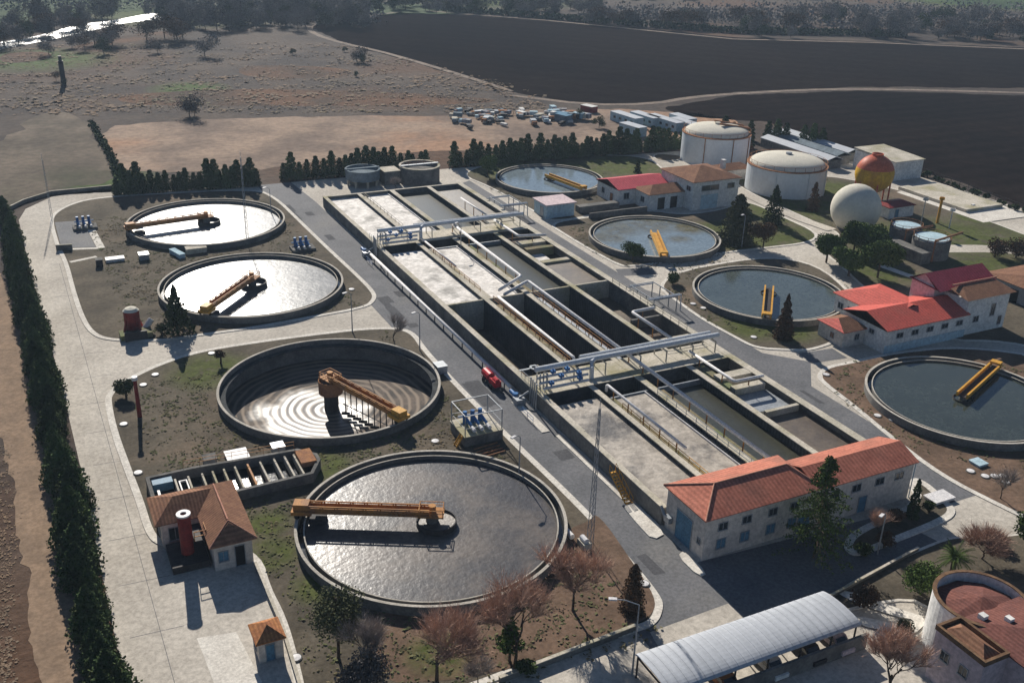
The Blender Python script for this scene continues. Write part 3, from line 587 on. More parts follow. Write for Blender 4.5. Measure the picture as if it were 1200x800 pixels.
# stair at the left wall
t=thing('stair','yellow steel stair leaning on the basin left wall near the hall','stair',(62,88.9,0))
w=MB()
for s in (0,.9): w.beam((62.0+s*.95-.5,88.2,.0),(62.0+s*.95-.5,92.6,TOP+.1),.08,.25)
w.build('stringer',M['yellow'],t); w=MB()
for i in range(11): w.box(61.5,62.4,88.25+i*.4,88.55+i*.4,.2+i*.215,.24+i*.215)
w.build('tread',M['yellow'],t); w=MB()
for s in (61.5,62.4):
    w.beam((s,88.2,1.0),(s,92.6,TOP+1.1),.06,.06)
    for i in range(6): w.beam((s,88.2+i*.88,.0+i*.49),(s,88.2+i*.88,1.0+i*.49),.05,.05)
w.build('handrail',M['yellow'],t)
# sampling stand in the drained cell
t=thing('mixer_stand','grey hexagonal platform standing over the first drained cell near the lower rack','platform',(66.6,122.9,TOP))
w=MB(); w.lathe([(.9,TOP),(.9,TOP+.2),(.5,TOP+.2),(.5,TOP)],(66.6,123.2),6); w.box(64.0,65.8,123,123.4,TOP+.02,TOP+.12); w.build('platform',M['grey'],t); w=MB(); w.tube([(66.6,123.2,FL),(66.6,123.2,TOP)],.3,8); w.build('shaft',M['darkmetal'],t)
# pipe frames at the right road
for (y,lab) in ((142.5,'steel frames with pipes over the right road edge next to the drained cells'),(204,'steel frames with pipes over the right road edge at the far basin end')):
    t=thing('road_gantry',lab,'gantry',(99,y,0)); w=MB()
    for x in (98.6,103.6):
        for yy in (y-4,y-1.5,y+1.5,y+4): w.beam((x,yy,0),(x,yy,3.0),.14,.14)
    for yy in (y-4,y+4): w.beam((98.6,yy,3),(103.6,yy,3),.14,.14)
    w.beam((103.6,y-4,3),(103.6,y+4,3),.14,.14); w.beam((98.6,y-4,3),(98.6,y+4,3),.14,.14); w.build('frame',M['grey'],t)
    MB().tube([(97.5,y-3.9,3.2),(104.5,y-3.9,3.2),(104.6,y-3.9,.1)],.13,8).build('pipe_run',M['pipe'],t); MB().tube([(97.5,y-3.4,3.2),(104.5,y-3.4,3.2)],.13,8).build('pipe_run',M['pipe'],t); MB().tube([(97.6,y+3.6,2.9),(103.4,y+3.6,2.9)],.13,8).build('pipe_run',M['pipe'],t)
# red trailer on the road
t=thing('red_trailer_pump','bright red motor pump on a small trailer parked on the road beside the basin','trailer pump',(60.2,124.7,0))
w=MB(); w.box(59.5,60.8,122.3,127.3,.5,.62); w.beam((60.1,122.3,.5),(60.1,120.9,.45),.1,.1); w.build('chassis',M['darkmetal'],t)
w=MB(); w.tube([(60.15,125.1,1.25),(60.15,127.3,1.25)],.68,12); w.build('fuel_tank',M['redbright'],t)
w=MB(); w.box(59.6,60.7,122.6,124.8,.62,1.5); w.tube([(60.15,122.8,1.5),(60.15,123.9,1.5)],.4,10); w.build('motor',M['redbright'],t)
for s in (59.35,60.95):
    for yy in (123.6,126.2):
        w=MB(); w.tube([(s-.1,yy,.4),(s+.1,yy,.4)],.4,12); w.build('wheel',M['tyre'],t)

# ------------------------------------------------------------------ buildings
def roof_mesh(x0,x1,y0,y1,z,zr,axis='x',hip0=0,hip1=0,ov=.35,th=.12):
    """slab roof: eaves at z, ridge at zr along the middle; hipped by hip0/hip1 metres at the ends"""
    if axis=='y':
        mb=roof_mesh(y0,y1,x0,x1,z,zr,'x',hip0,hip1,ov,th); mb.v=[(v[1],v[0],v[2]) for v in mb.v]; mb.f=[f[::-1] for f in mb.f]; return mb
    x0-=ov;x1+=ov;y0-=ov;y1+=ov; ym=(y0+y1)/2
    A=[(x0,y0,z),(x1,y0,z),(x1,y1,z),(x0,y1,z)]; r0=(x0+hip0+(ov if hip0 else 0),ym,zr); r1=(x1-hip1-(ov if hip1 else 0),ym,zr)
    up=A+[r0,r1]; dn=[(a,b_,c-th) for a,b_,c in up]
    f=[(0,1,5,4),(2,3,4,5)]; 
    f+= [(3,0,4)]; f+=[(1,2,5)]
    mb=MB(); mb.add(up,f); mb.add(dn,[q[::-1] for q in f]); k=[(0,1),(1,2),(2,3),(3,0)]
    mb.add(up[:4]+dn[:4],[(j+4 if False else i+4,j+4,j,i) for i,j in k]); return mb
def body(x0,x1,y0,y1,z,zr=None,axis='x',hip=True,mb=None):
    mb=mb or MB(); mb.box(x0,x1,y0,y1,0,z-.13)
    if zr and not hip:
        if axis=='x':
            ym=(y0+y1)/2
            for x in (x0+.001,x1-.001): mb.add([(x-.05,y0,z-.13),(x-.05,y1,z-.13),(x-.05,ym,zr-.15),(x+.0,y0,z-.13),(x+.0,y1,z-.13),(x+.0,ym,zr-.15)],[(0,1,2),(5,4,3),(0,2,5,3),(1,4,5,2)])
        else:
            xm=(x0+x1)/2
            for y in (y0+.001,y1-.001): mb.add([(x0,y,z-.13),(x1,y,z-.13),(xm,y,zr-.15),(x0,y+.05,z-.13),(x1,y+.05,z-.13),(xm,y+.05,zr-.15)],[(0,1,2),(5,4,3),(0,2,5,3),(1,4,5,2)])
    return mb
def opening(parent,kind,face,at,a0,a1,z0,z1,m='glass',fm='grey'):
    """face 'y-' 'y+' 'x-' 'x+': plane at coordinate at, spanning a0..a1"""
    s=-1 if face[1]=='-' else 1; d=.06
    def bx(mb,u0,u1,v0,v1,n0,n1):
        lo,hi=sorted((at+s*n0,at+s*n1))
        if face[0]=='y': mb.box(u0,u1,lo,hi,v0,v1)
        else: mb.box(lo,hi,u0,u1,v0,v1)
    fr=MB(); e=.09
    bx(fr,a0-e,a1+e,z1,z1+e,.003,d+.03); bx(fr,a0-e,a1+e,z0-e-.04,z0,.003,d+.08); bx(fr,a0-e,a0,z0,z1,.003,d+.03); bx(fr,a1,a1+e,z0,z1,.003,d+.03)
    if kind=='window': bx(fr,(a0+a1)/2-.03,(a0+a1)/2+.03,z0,z1,.02,d+.02)
    p=MB(); bx(p,a0,a1,z0,z1,.004,.04)
    if kind=='window':
        o=fr.build('window',M[fm],parent); q=p.build('pane',M[m],None)
    else:
        o=p.build('door',M[m],parent); q=fr.build('door_frame',M[fm],None)
    me=q.data; off=parent.location
    me.transform(Matrix.Translation((-off[0],-off[1],-off[2]))); q.parent=o
    return o
def bld(name,label,x,y): return thing(name,label,'building',(x,y,0))
# the blower hall
t=bld('blower_hall','long two part plastered hall with orange red tiled roofs at the near basin end',63.3,75)
w=body(63.3,79.6,75,82.5,5.8); w.build('wall',M['plaster'],t)
w=body(79.7,95.5,75.2,81.4,5.5,6.7,'x',False); w.build('wall',M['plaster'],t)
rf=roof_mesh(63.3,79.6,75,82.5,5.8,7.35,'x',3.6,1.6,.45).build('roof',M['roofred'],t)
w=MB(); w.tube([(62.85,74.55,5.85),(66.9,78.75,7.4),(77.6,78.75,7.4),(80.05,74.6,5.85)],.1,6); w.tube([(62.85,82.9,5.85),(66.9,78.75,7.4)],.1,6); w.build('ridge_cap',M['ridge'],rf).location=(0,0,0)
rf2=roof_mesh(79.9,95.5,75.2,81.4,5.5,6.75,'x',0,0,.4).build('roof',M['roofred'],t)
w=MB(); w.box(63.24,79.64,74.9,74.97,5.35,5.6); w.build('cornice',M['white'],t)
for xx in (65.2,68.6,72.4,75.6):
    opening(t,'window','y-',75.0,xx,xx+1.2,3.7,4.6); opening(t,'window','y-',75.0,xx,xx+1.2,1.2,2.4,'bluedoor')
for xx in (82,85.5,89.3,92.6): opening(t,'window','y-',75.2,xx,xx+1.3,3.5,4.4)
opening(t,'door','y-',75.2,87,88.2,0.1,2.3,'bluedoor'); opening(t,'door','y-',75.0,77.2,79.0,0.1,2.8,'bluedoor')
opening(t,'door','x-',63.3,77.3,80.3,.15,4.0,'bluedoor'); opening(t,'window','x-',63.3,75.6,76.1,2.0,2.6)
w=MB(); w.box(62.7,63.25,81,82,1.4,2.2); w.tube([(62.9,81.5,1.2),(62.9,83.0,2.8)],.2,8); w.build('air_intake',M['grey'],t)
w=MB(); w.tube([(95.7,75.1,0.1),(95.7,75.1,5.4)],.07,6); w.build('downpipe',M['palebluesheet'],t)
# brown roofed sludge house on the left with a red silo
t=bld('sludge_house','small plastered house with brown hipped L shaped tile roof next to the grit channels',8,95.4)
w=body(8.2,12.7,101.9,107.5,3.4); w.build('wall',M['plaster'],t); w=body(12.71,16.9,95.4,107.4,3.4); w.build('wall',M['plaster'],t)
roof_mesh(7.9,14.2,101.9,107.5,3.5,4.95,'x',2.2,0,.4).build('roof',M['roofbrown'],t)
roof_mesh(12.6,17.0,95.2,107.4,3.55,5.15,'y',1.4,2.2,.4).build('roof',M['roofbrownY'],t)
w=MB(); w.tube([(14.8,97.2,5.2),(14.8,105.1,5.2)],.1,6); w.tube([(12.2,94.8,3.6),(14.8,97.0,5.2),(17.4,94.8,3.6)],.09,6); w.build('ridge_cap',M['ridge'],t)
opening(t,'door','y-',95.4,15.0,16.0,.1,2.7,'dark'); opening(t,'window','y-',95.4,13.2,14.2,1.2,2.4,'bluedoor'); opening(t,'window','y-',101.9,9.0,10.3,1.0,2.6); opening(t,'window','x-',8.2,103,104.4,1.2,2.4)
t=thing('red_silo','tall dark red silo with pale round top beside the brown roofed house','silo',(10.4,98.6,0))
w=MB(); w.tube([(10.4,98.6,1.2),(10.4,98.6,6.1)],.72,20); w.build('body',M['red'],t,smooth=False)
w=MB(); w.lathe([(.78,6.1),(.78,6.3),(.35,6.3),(.35,6.15)],(10.4,98.6),20); w.build('top_ring',M['pipewhite'],t)
w=MB()
for a in range(4): w.beam((10.4+.6*math.cos(a*1.57+.8),98.6+.6*math.sin(a*1.57+.8),0),(10.4+.6*math.cos(a*1.57+.8),98.6+.6*math.sin(a*1.57+.8),1.3),.12,.12)
w.build('leg',M['darkmetal'],t)
t=thing('silo_platform','dark steel platform with brown railing between the red silo and the brown roofed house','platform',(11.7,99.5,0))
w=MB(); w.box(11.2,12.5,98,101.5,2.6,2.75); w.box(8.4,12.4,96.6,101.4,0,.9); w.build('deck',M['darkmetal'],t); w=MB(); railing_mb(w,[(11.2,98,2.75),(12.5,98,2.75),(12.5,99.6,2.75)],1.2,.7,.08); w.build('handrail',M['ochre'],t)
# little hut
t=bld('gate_hut','tiny hut with orange pyramid roof at the bottom edge left of the bare trees',13.6,79)
body(13.7,16.1,79.1,81.9,2.5).build('wall',M['plaster'],t); roof_mesh(13.6,16.2,79,82,2.55,3.5,'y',1.3,1.3,.2).build('roof',M['rooforange'],t); opening(t,'door','y-',79.1,14.4,15.2,.1,2.0,'bluedoor'); opening(t,'window','x-',13.7,80,80.8,1,1.8)
# canopy
t=thing('carport','long white barrel vaulted sheet canopy over a dark parking row at the bottom edge','carport',(58,59.5,0))
n=16; v=[];f=[]
XA,XB=46.0,69.5
for sft in (0,-.06):
    for X in (XA,XB):
        for i in range(n+1):
            a=math.pi*i/n; v.append((X,59.6+2.9*-math.cos(a),2.7+sft+.6*math.sin(a)))
k=n+1
for i in range(n): f+=[(i,i+1,k+i+1,k+i)]; f+=[(2*k+i,3*k+i,3*k+i+1,2*k+i+1)]
f+=[(i,2*k+i,2*k+i+1,i+1) for i in range(n)]+[(k+i,k+i+1,3*k+i+1,3*k+i) for i in range(n)]
w=MB(); w.add(v,f); 
for X in [XA+.6+i*.95 for i in range(24)]:
    w.tube([(X,59.6+2.93*-math.cos(math.pi*i/n),2.705+.6*math.sin(math.pi*i/n)) for i in range(n+1)],.018,4)
w.build('vault',M['metalwhite'],t)
for X in (46.3,50,54,58,62,66,69.2):
    w=MB()
    for Y in (57.0,62.2): w.beam((X,Y,0),(X,Y,2.6),.14,.14)
    w.beam((X,57,2.5),(X,62.2,2.5),.12,.16); w.build('post_frame',M['darkmetal'],t)
MB().box(49,70,56.0,56.3,0,1.9).build('rear_wall',M['wall'],t)
# parked cars seen below the canopy's edge
def car(loc,rz,m,label,group='cars parked by the canopy'):
    t=thing('parked_car',label,'car',loc,rz,group)
    w=MB(); pr=[(-2.1,.35),(-2.1,.8),(-1.2,.92),(-.6,1.42),(.9,1.45),(1.6,.95),(2.1,.85),(2.15,.35)]
    vs=[(x,-.82,z) for x,z in pr]+[(x,.82,z) for x,z in pr]; k=len(pr)
    w.add(vs,[tuple(range(k)),tuple(range(2*k-1,k-1,-1))]+[(i,i+k,(i+1)%k+k,(i+1)%k) for i in range(k)]); w.build('body',M[m],t,True)
    w=MB(); 
    for s in (-1,1): w.add([(-1.05,s*.83,.95),(1.4,s*.83,.95),(.85,s*.83,1.38),(-.58,s*.83,1.36)],[(0,1,2,3) if s<0 else (3,2,1,0)])
    w.add([(-1.22,-.7,.96),(-1.22,.7,.96),(-.66,.62,1.4),(-.66,-.62,1.4)],[(0,3,2,1)]); w.add([(1.64,-.7,.97),(1.64,.7,.97),(.96,.62,1.43),(.96,-.62,1.43)],[(0,1,2,3)])
    w.build('window',M['glass'],t,True)
    for a in (-1.3,1.35):
        for s in (-1,1): MB().tube([(a,s*.86-.1,.32),(a,s*.86+.1,.32)],.32,12).build('wheel',M['tyre'],t,True)
    return t
for i,(x,m,c) in enumerate(((53.5,'rust','rust brown'),(59.0,'white','white'),(63.8,'darkmetal','black'),(67.5,'lilac','pale pink'))):
    car((x,57.9,.04),R(90),m,c+' car parked nose in under the white canopy')
# round turreted building bottom right
t=bld('turret_building','round turret and low parapet building with red roofs in the bottom right corner',80,51.8)
c=(80.0,51.7); r=4.6; HZ=6.2
w=MB(); w.lathe([(r,0),(r,HZ),(r-.3,HZ),(r-.3,HZ-1.2),(.02,HZ-1.2)],c,48); w.build('turret_wall',M['white'],t)
w=MB(); w.lathe([(r+.08,HZ+.003),(r+.05,HZ+.1),(r-.34,HZ+.1),(r-.34,HZ+.003)],c,48); w.build('parapet_coping',M['browncoping'],t)
w=MB(); n=10
for i in range(n):
    a0,a1=2*math.pi*i/n,2*math.pi*(i+1)/n; w.add([(c[0]+(r-.32)*math.cos(a0),c[1]+(r-.32)*math.sin(a0),HZ-1.0),(c[0]+(r-.32)*math.cos(a1),c[1]+(r-.32)*math.sin(a1),HZ-1.0),(c[0],c[1],HZ+.3)],[(0,1,2)])
w.build('roof',M['roofdusk'],t)
w=MB(); w.box(72.6,75.8,45.0,50.6,0,HZ-.4); w.box(75.81,92,40,49.5,0,HZ-.3); w.build('wall',M['lilac'],t)
w=MB()
for q in ((72.5,72.8,44.9,50.7),(72.81,75.5,44.9,45.2),(75.51,75.8,44.9,50.7),(72.81,75.5,50.4,50.7)): w.box(*q,HZ-.39,HZ+.15)
w.build('parapet_coping',M['browncoping'],t)
w=MB(); w.add([(72.8,45.2,HZ-.35),(75.5,45.2,HZ-.35),(75.5,50.4,HZ-.35),(72.8,50.4,HZ-.35),(74.15,46.6,HZ+.5),(74.15,49.1,HZ+.5)],[(0,1,4),(1,2,5,4),(2,3,5),(3,0,4,5)]); w.build('roof',M['roofbrown'],t)
roof_mesh(75.9,92,40,50.4,HZ-.2,HZ+1.0,'x',4,4,.2).build('roof',M['roofdusk'],t)
for yy in (48.6,46.4): opening(t,'window','x-',72.6,yy,yy+.9,3.2,4.2)
MB().box(77.2,77.9,49.2,49.9,HZ-.3,HZ+.5).build('roof_vent',M['white'],t); MB().box(78.9,79.5,47.6,48.3,HZ+.2,HZ+.8).build('roof_vent',M['white'],t)
# red roofed cluster on the right
t=bld('workshop_building','white workshop with bright red crossed gable roofs beside two clear tanks',125.6,109.6)
body(125.6,144.2,109.6,119.4,4.25).build('wall',M['white'],t); roof_mesh(125.6,144.2,109.6,119.4,4.4,6.1,'x',0,0,.4).build('roof',M['roofsalmon'],t)
w=MB(); w.add([(125.58,109.6,4.1),(125.58,119.4,4.1),(125.58,114.5,5.9),(125.7,109.6,4.1),(125.7,119.4,4.1),(125.7,114.5,5.9)],[(0,2,1),(3,4,5)]); w.build('gable',M['white'],t)
body(129.6,140.2,116,126.2,4.25).build('wall',M['white'],t); rw=roof_mesh(129.6,140.2,113.8,126.2,4.45,6.13,'y',0,4.2,.4); rw.build('roof',M['roofsalmon'],t)
for i in range(5): xx=127.9+i*3.5; opening(t,'window','y-',109.6,xx,xx+1.4,2.6,3.4)
opening(t,'window','x-',125.6,112.4,113.4,2.6,3.3); opening(t,'window','x-',129.6,121.6,122.8,2,3); opening(t,'window','x-',129.6,124,125.2,2,3)
w=MB(); w.box(125.5,144.3,109.5,109.56,0,1.5); w.build('plinth',M['palebluesheet'],t)
t=bld('annex_building','small annex with half red half brown roof left of the red roofed workshop',120.6,114.2)
body(120.7,125.5,114.3,120.2,2.9).build('wall',M['plaster'],t)
x0,x1,y0,y1=120.3,125.8,113.9,120.5; ym=117.2
w=MB(); w.add([(x0,y0,3),(x1,y0,3),(x1-1.6,ym,4.2),(x0+1.6,ym,4.2),(x0,y1,3),(x1,y1,3)],[(4,0,3)]); w.add([(x0,y0,3),(x1,y0,3),(x0,y1,3),(x1,y1,3),(x0,y0,2.88),(x1,y0,2.88),(x0,y1,2.88),(x1,y1,2.88)],[(4,6,7,5),(0,4,5,1),(2,6,4,0)]); w.build('roof',M['roofsalmon'],t)
w=MB(); w.add([(x0,y0,3.0),(x1,y0,3.0),(x1-1.6,ym,4.2),(x0+1.6,ym,4.2),(x0,y1,3),(x1,y1,3)],[(0,1,2,3),(1,5,2),(5,4,3,2)]); w.build('roof',M['roofbrown'],t)
opening(t,'window','y-',114.3,123.4,124.3,1.1,2.1); opening(t,'window','x-',120.7,116.4,117.2,1,1.9,'roofbrown')
t=bld('tall_workshop','taller white and lilac building with red and brown roof behind the red roofed workshop',141.6,110)
body(141.8,155,115.4,120.6,7.6,9.4,'x',False).build('wall',M['lilac'],t)
body(144.3,154.6,109.9,115.3,6.8).build('wall',M['white'],t)
w=MB(); w.add([(141.2,121.0,7.7),(155.6,121.0,7.7),(155.6,117.7,9.5),(141.2,117.7,9.5),(141.2,113.6,7.4),(155.6,113.6,7.4)],[(0,3,2,1),(3,4,5,2),(0,1,5,4)]); w.build('roof',M['roofpink'],t)
w=MB(); w.add([(143.6,113.7,8.4),(155.2,113.7,8.4),(143.6,113.7,7.7),(155.2,113.7,7.7),(143.4,109.4,6.9),(155.6,109.4,6.9),(146.2,113.5,8.2),(154,113.5,8.2)],[(4,5,7,6),(2,4,6),(5,3,7),(2,3,5,4)]); w.build('roof',M['roofbrown'],t)
w=MB(); w.tube([(144,113.7,8.3),(155,113.7,8.3)],.14,6); w.build('ridge_cap',M['ridge'],t)
opening(t,'window','y-',109.9,150.4,151.4,3.0,5.2); opening(t,'window','y-',109.9,146.4,147.6,2.4,3.4); opening(t,'window','y-',109.9,152.8,153.6,1,2.5)
t=bld('store_building','low grey roofed store at the right edge behind the round trees',170,121)
body(167,182,112.5,125,3.4).build('wall',M['grey'],t); roof_mesh(167,182,112.5,125,3.5,4.5,'x',4,0,.4).build('roof',M['roofbrown'],t); opening(t,'door','x-',167,117,119,.1,2.6,'dark')
# control building with pink red roof
t=bld('control_building','white building with pink red roof and brown hipped wings beyond the clear tank',128.8,190)
body(128.8,142.6,199.6,209.5,3.9).build('wall',M['white'],t)
roof_mesh(128.8,143.4,199.6,209.5,4.1,5.5,'x',0,0,.35).build('roof',M['roofpink'],t)
w=MB(); w.add([(128.78,199.6,3.9),(128.78,209.5,3.9),(128.78,204.55,5.4)],[(0,2,1)]); w.build('gable',M['white'],t)
body(133.6,143.4,193.4,199.5,3.9).build('wall',M['white'],t); roof_mesh(133.6,144.6,193.4,200.4,4.0,5.3,'x',3,0,.35).build('roof',M['roofbrown'],t)
body(143.5,157,190,203.5,6.9).build('wall',M['white'],t); roof_mesh(143.5,157,190,203.5,7.0,9.0,'x',6.6,6.6,.45).build('roof',M['roofbrown'],t)
opening(t,'window','y-',199.6,130.4,131.8,1.6,3.0); opening(t,'window','x-',128.8,206,207.2,1.6,2.8); opening(t,'door','x-',128.8,202,203.2,.1,2.4,'rust'); opening(t,'window','x-',133.6,195.5,197,1.6,2.8)
for xx in (136,139.6): opening(t,'door','y-',193.4,xx,xx+2.0,.1,3.0,'dark','white')
opening(t,'window','y-',190,146,151,4.6,5.8); opening(t,'window','y-',190,153.6,155.6,4.6,5.8); opening(t,'door','y-',190,146,151,.1,3.6,'palebluesheet','white'); opening(t,'window','x-',143.5,191,192.5,4.6,5.6)
w=MB(); w.box(156.2,157.2,196,197,7.6,9.8); w.build('chimney',M['white'],t)
t=bld('electric_hut','small grey blue box hut with flat pale pink roof between the two far clear tanks',107.4,196)
body(107.6,114.9,196.4,202.6,3.3).build('wall',M['palebluesheet'],t); MB().box(107.2,115.3,196,203,3.2,3.45).build('roof',M['lilac'],t); opening(t,'door','x-',107.6,198,199.4,.1,2.4,'grey')
t=thing('low_shed','row of dark low sheds with rubble roof in front of the white control building','shed',(118,199,0))
MB().box(117,128,197.5,199.5,0,1.6).build('wall',M['wall'],t); MB().box(117,132.8,192.8,193.2,0,1.4).build('screen_wall',M['wall'],t)
# digesters
def digester(x,y,r,h,label,rise,stair):
    t=thing('digester_tank',label,'digester',(x,y,0),0,'white digester tanks')
    w=MB(); w.lathe([(r,0),(r,h)],(x,y),56); w.build('shell',M['tankwhite'],t)
    w=MB(); w.lathe([(r+.12,h),(r+.12,h+.25),(r-.6,h+.28)],(x,y),56); w.build('edge_ring',M['rust'],t)
    w=MB(); w.lathe([((r-.6)*math.cos(a),h+.27+rise*math.sin(a)) for a in [math.pi/2*i/8 for i in range(9)]],(x,y),56); w.build('dome',M['dome'],t,smooth=True)
    w=MB()
    for i in range(24):
        a0,a1=2*math.pi*i/24,2*math.pi*(i+1)/24; rr=r-.2
        p=(x+rr*math.cos(a0),y+rr*math.sin(a0),h+.25); q=(x+rr*math.cos(a1),y+rr*math.sin(a1),h+.25)
        w.beam(p,(p[0],p[1],p[2]+1.1),.07,.07); w.beam((p[0],p[1],p[2]+1.1),(q[0],q[1],q[2]+1.1),.06,.06)
    w.build('handrail',M['rust'],t)
    w=MB(); w.lathe([(.8,h+rise-.2),(.8,h+rise+.7),(.02,h+rise+.8)],(x,y),14); w.build('gas_dome',M['dome' if stair else 'grey'],t)
    if stair:
        w=MB(); n=22
        for i in range(n):
            a=R(-60)+R(75)*i/n; w.beam((x+(r+.1)*math.cos(a),y+(r+.1)*math.sin(a),h*(i+1)/n),(x+(r+1.2)*math.cos(a),y+(r+1.2)*math.sin(a),h*(i+1)/n),.5,.08)
        w.build('stair',M['rust'],t)
        w=MB(); w.beam((x-1,y-2.5,h+3.0),(x+8.6,y-3.5,h+1.3),.7,.5); w.beam((x,y+1.5,h+3.0),(x+9,y,h+1.4),.6,.5); w.build('roof_beam',M['rust'],t)
    for a in (R(215),R(262),R(300)): MB().tube([(x+(r+.15)*math.cos(a),y+(r+.15)*math.sin(a),0),(x+(r+.15)*math.cos(a),y+(r+.15)*math.sin(a),h)],.12,6).build('downpipe',M['rust' if stair else 'tankwhite'],t)
digester(179.3,229.3,9.6,7.8,'farther white digester tank with stair and beams on its domed top',2.2,True)
digester(177.9,197.2,10.1,6.7,'white digester tank with low cream dome, nearer one beside the path',2.3,False)
t=bld('red_roof_shed','low shed with a deep red roof showing behind the nearer digester',190,212); body(186,196,206,214,3.2).build('wall',M['plaster'],t); roof_mesh(186,196,206,214,3.3,5.4,'x',2,2,.3).build('roof',M['redball'],t)
t=bld('pump_house','red roofed low pump house between the two digesters',172,213); body(166,176,208.5,214,3.0).build('wall',M['plaster'],t); roof_mesh(166,176,208.5,214,3.1,4.2,'x',2,2,.3).build('roof',M['roofbrown'],t)
def sphere_mb(c,r,zcut=-9,n=40,m=20,z1=9,mi=0):
    w=MB(); pr=[]
    for i in range(m+1):
        a=-math.pi/2+math.pi*i/m; z=r*math.sin(a)
        if zcut<=z/r<=z1: pr.append((max(r*math.cos(a),.01),c[2]+z))
    w.lathe(pr,(c[0],c[1]),n); return w
c=(170.6,164.6,4.9); t=thing('gas_holder','white spherical gas holder beside the pines','gas holder',(c[0],c[1],0))
sphere_mb(c,5.6,-.87).build('membrane',M['dome'],t,smooth=True)
w=MB(); w.lathe([(3.6,0),(3.6,.5),(2.5,.5)],(c[0],c[1]),32); w.build('base',M['wall'],t)
c=(190.6,179.8,7.4); t=thing('gas_sphere','yellow spherical gas tank with red cap on legs behind the white gas holder','gas tank',(c[0],c[1],0))
sphere_mb(c,4.7,-2,z1=.44).build('lower_shell',M['yellowball'],t,smooth=True); sphere_mb((c[0],c[1],c[2]),4.7,.3).build('upper_shell',M['redball'],t,smooth=True)
w=MB(); w.lathe([(1.4,c[2]+4.3),(1.4,c[2]+5.0),(1.2,c[2]+5.0),(1.2,c[2]+4.3)],(c[0],c[1]),20); w.build('top_platform',M['redball'],t)
for i in range(6):
    a=i*math.pi/3; MB().tube([(c[0]+4.2*math.cos(a),c[1]+4.2*math.sin(a),0),(c[0]+4.2*math.cos(a),c[1]+4.2*math.sin(a),6.4)],.2,8).build('leg',M['redball'],t)
t=bld('compressor_hut','small white hut with dark red roof below the yellow gas tank',186,167)
body(184,192,167,172,2.8).build('wall',M['white'],t); roof_mesh(184,192,167,172,2.9,3.6,'x',1.5,1.5,.3).build('roof',M['red'],t); opening(t,'door','y-',167,186,187,.1,2.2,'bluedoor')
# thickener cluster
t=thing('sludge_thickener','pair of concrete drums with pale blue flat covers and rusty pipes beside the pines','thickener',(171,146,0))
for (x,y,r,h) in ((173.0,151.5,3.4,4.2),(172.5,143.8,3.9,4.0)):
    w=MB(); w.lathe([(r,0),(r,h),(0.02,h)],(x,y),28); w.build('drum',M['wall'],t); w=MB(); w.lathe([(r-.5,h+.01),(r-.4,h+.45),(.02,h+.6)],(x,y),28); w.build('cover',M['palebluesheet'],t)
    w=MB(); railing_mb(w,[(x+r*math.cos(a),y+r*math.sin(a),h) for a in [2*math.pi*i/12 for i in range(13)]],1.0,3,.07); w.build('handrail',M['rust'],t)
w=MB(); w.box(166,168.8,140,154,0,2.6); w.build('base_block',M['wall'],t)
MB().tube([(168,139,1),(168,139,5.5),(178,141,5.5)],.25,8).build('pipework',M['rust'],t); MB().tube([(169,147.8,1),(169,147.8,5),(177,148,5)],.25,8).build('pipework',M['rust'],t)
for i,(a,bz,m,lab) in enumerate((((1098,262),6,'yellow','yellow burner stack beside the blue covered drums'),((1078,268),7,'grey','thin grey vent mast among the blue covered drums'),((1112,268),4.5,'pipewhite','short white post at the right of the blue covered drums'))):
    p=G(*a); t=thing('vent_stack',lab,'vent stack',p); w=MB(); w.tube([p,p+Vector((0,0,bz))],.35 if i==0 else .14,8,r2=.3 if i==0 else .1); w.build('pipe',M[m],t); w=MB(); w.lathe([(.6,bz-.2),(.6,bz+.4),(.5,bz+.4)],(p.x,p.y),12); w.build('cap',M[m],t)
# long white building, slab, greenhouses
t=bld('flat_store','pale flat roofed warehouse behind the yellow gas tank at the field edge',211,193)
MB().box(211.5,222,193,208,0,5.2).build('wall',M['white'],t); w=MB(); w.add([(211.2,192.7,5.2),(222.3,192.7,5.2),(222.3,208.3,5.5),(211.2,208.3,5.5),(211.2,192.7,5.3),(222.3,192.7,5.3),(222.3,208.3,5.9),(211.2,208.3,5.9)],[(4,5,6,7),(0,1,5,4),(1,2,6,5),(2,3,7,6),(3,0,4,7)]); w.build('roof',M['coping'],t)
t=thing('drying_bed','raised pale concrete drying slab at the field edge','slab',(212,175,0)); MB().box(206.6,219.5,164,186,.0,.9).build('slab',M['coping'],t); MB().box(211,212,166,166.6,.902,1.1).build('hatch',M['white'],t)
for i,(x0,x1,y0,y1) in enumerate(((203,208,209,238),(209,214,212,243),(215,219.5,214,244))):
    t=thing('long_shed',('nearest','middle','farthest')[i]+' of three long pale grey sheds behind the digesters','shed',((x0+x1)/2,y0,0),0,'long pale sheds'); body(x0,x1,y0,y1,2.6).build('wall',M['wall'],t); roof_mesh(x0,x1,y0,y1,2.7,3.5,'y',0,0,.2).build('roof',M['greyblue' if i==1 else 'metalwhite'],t)
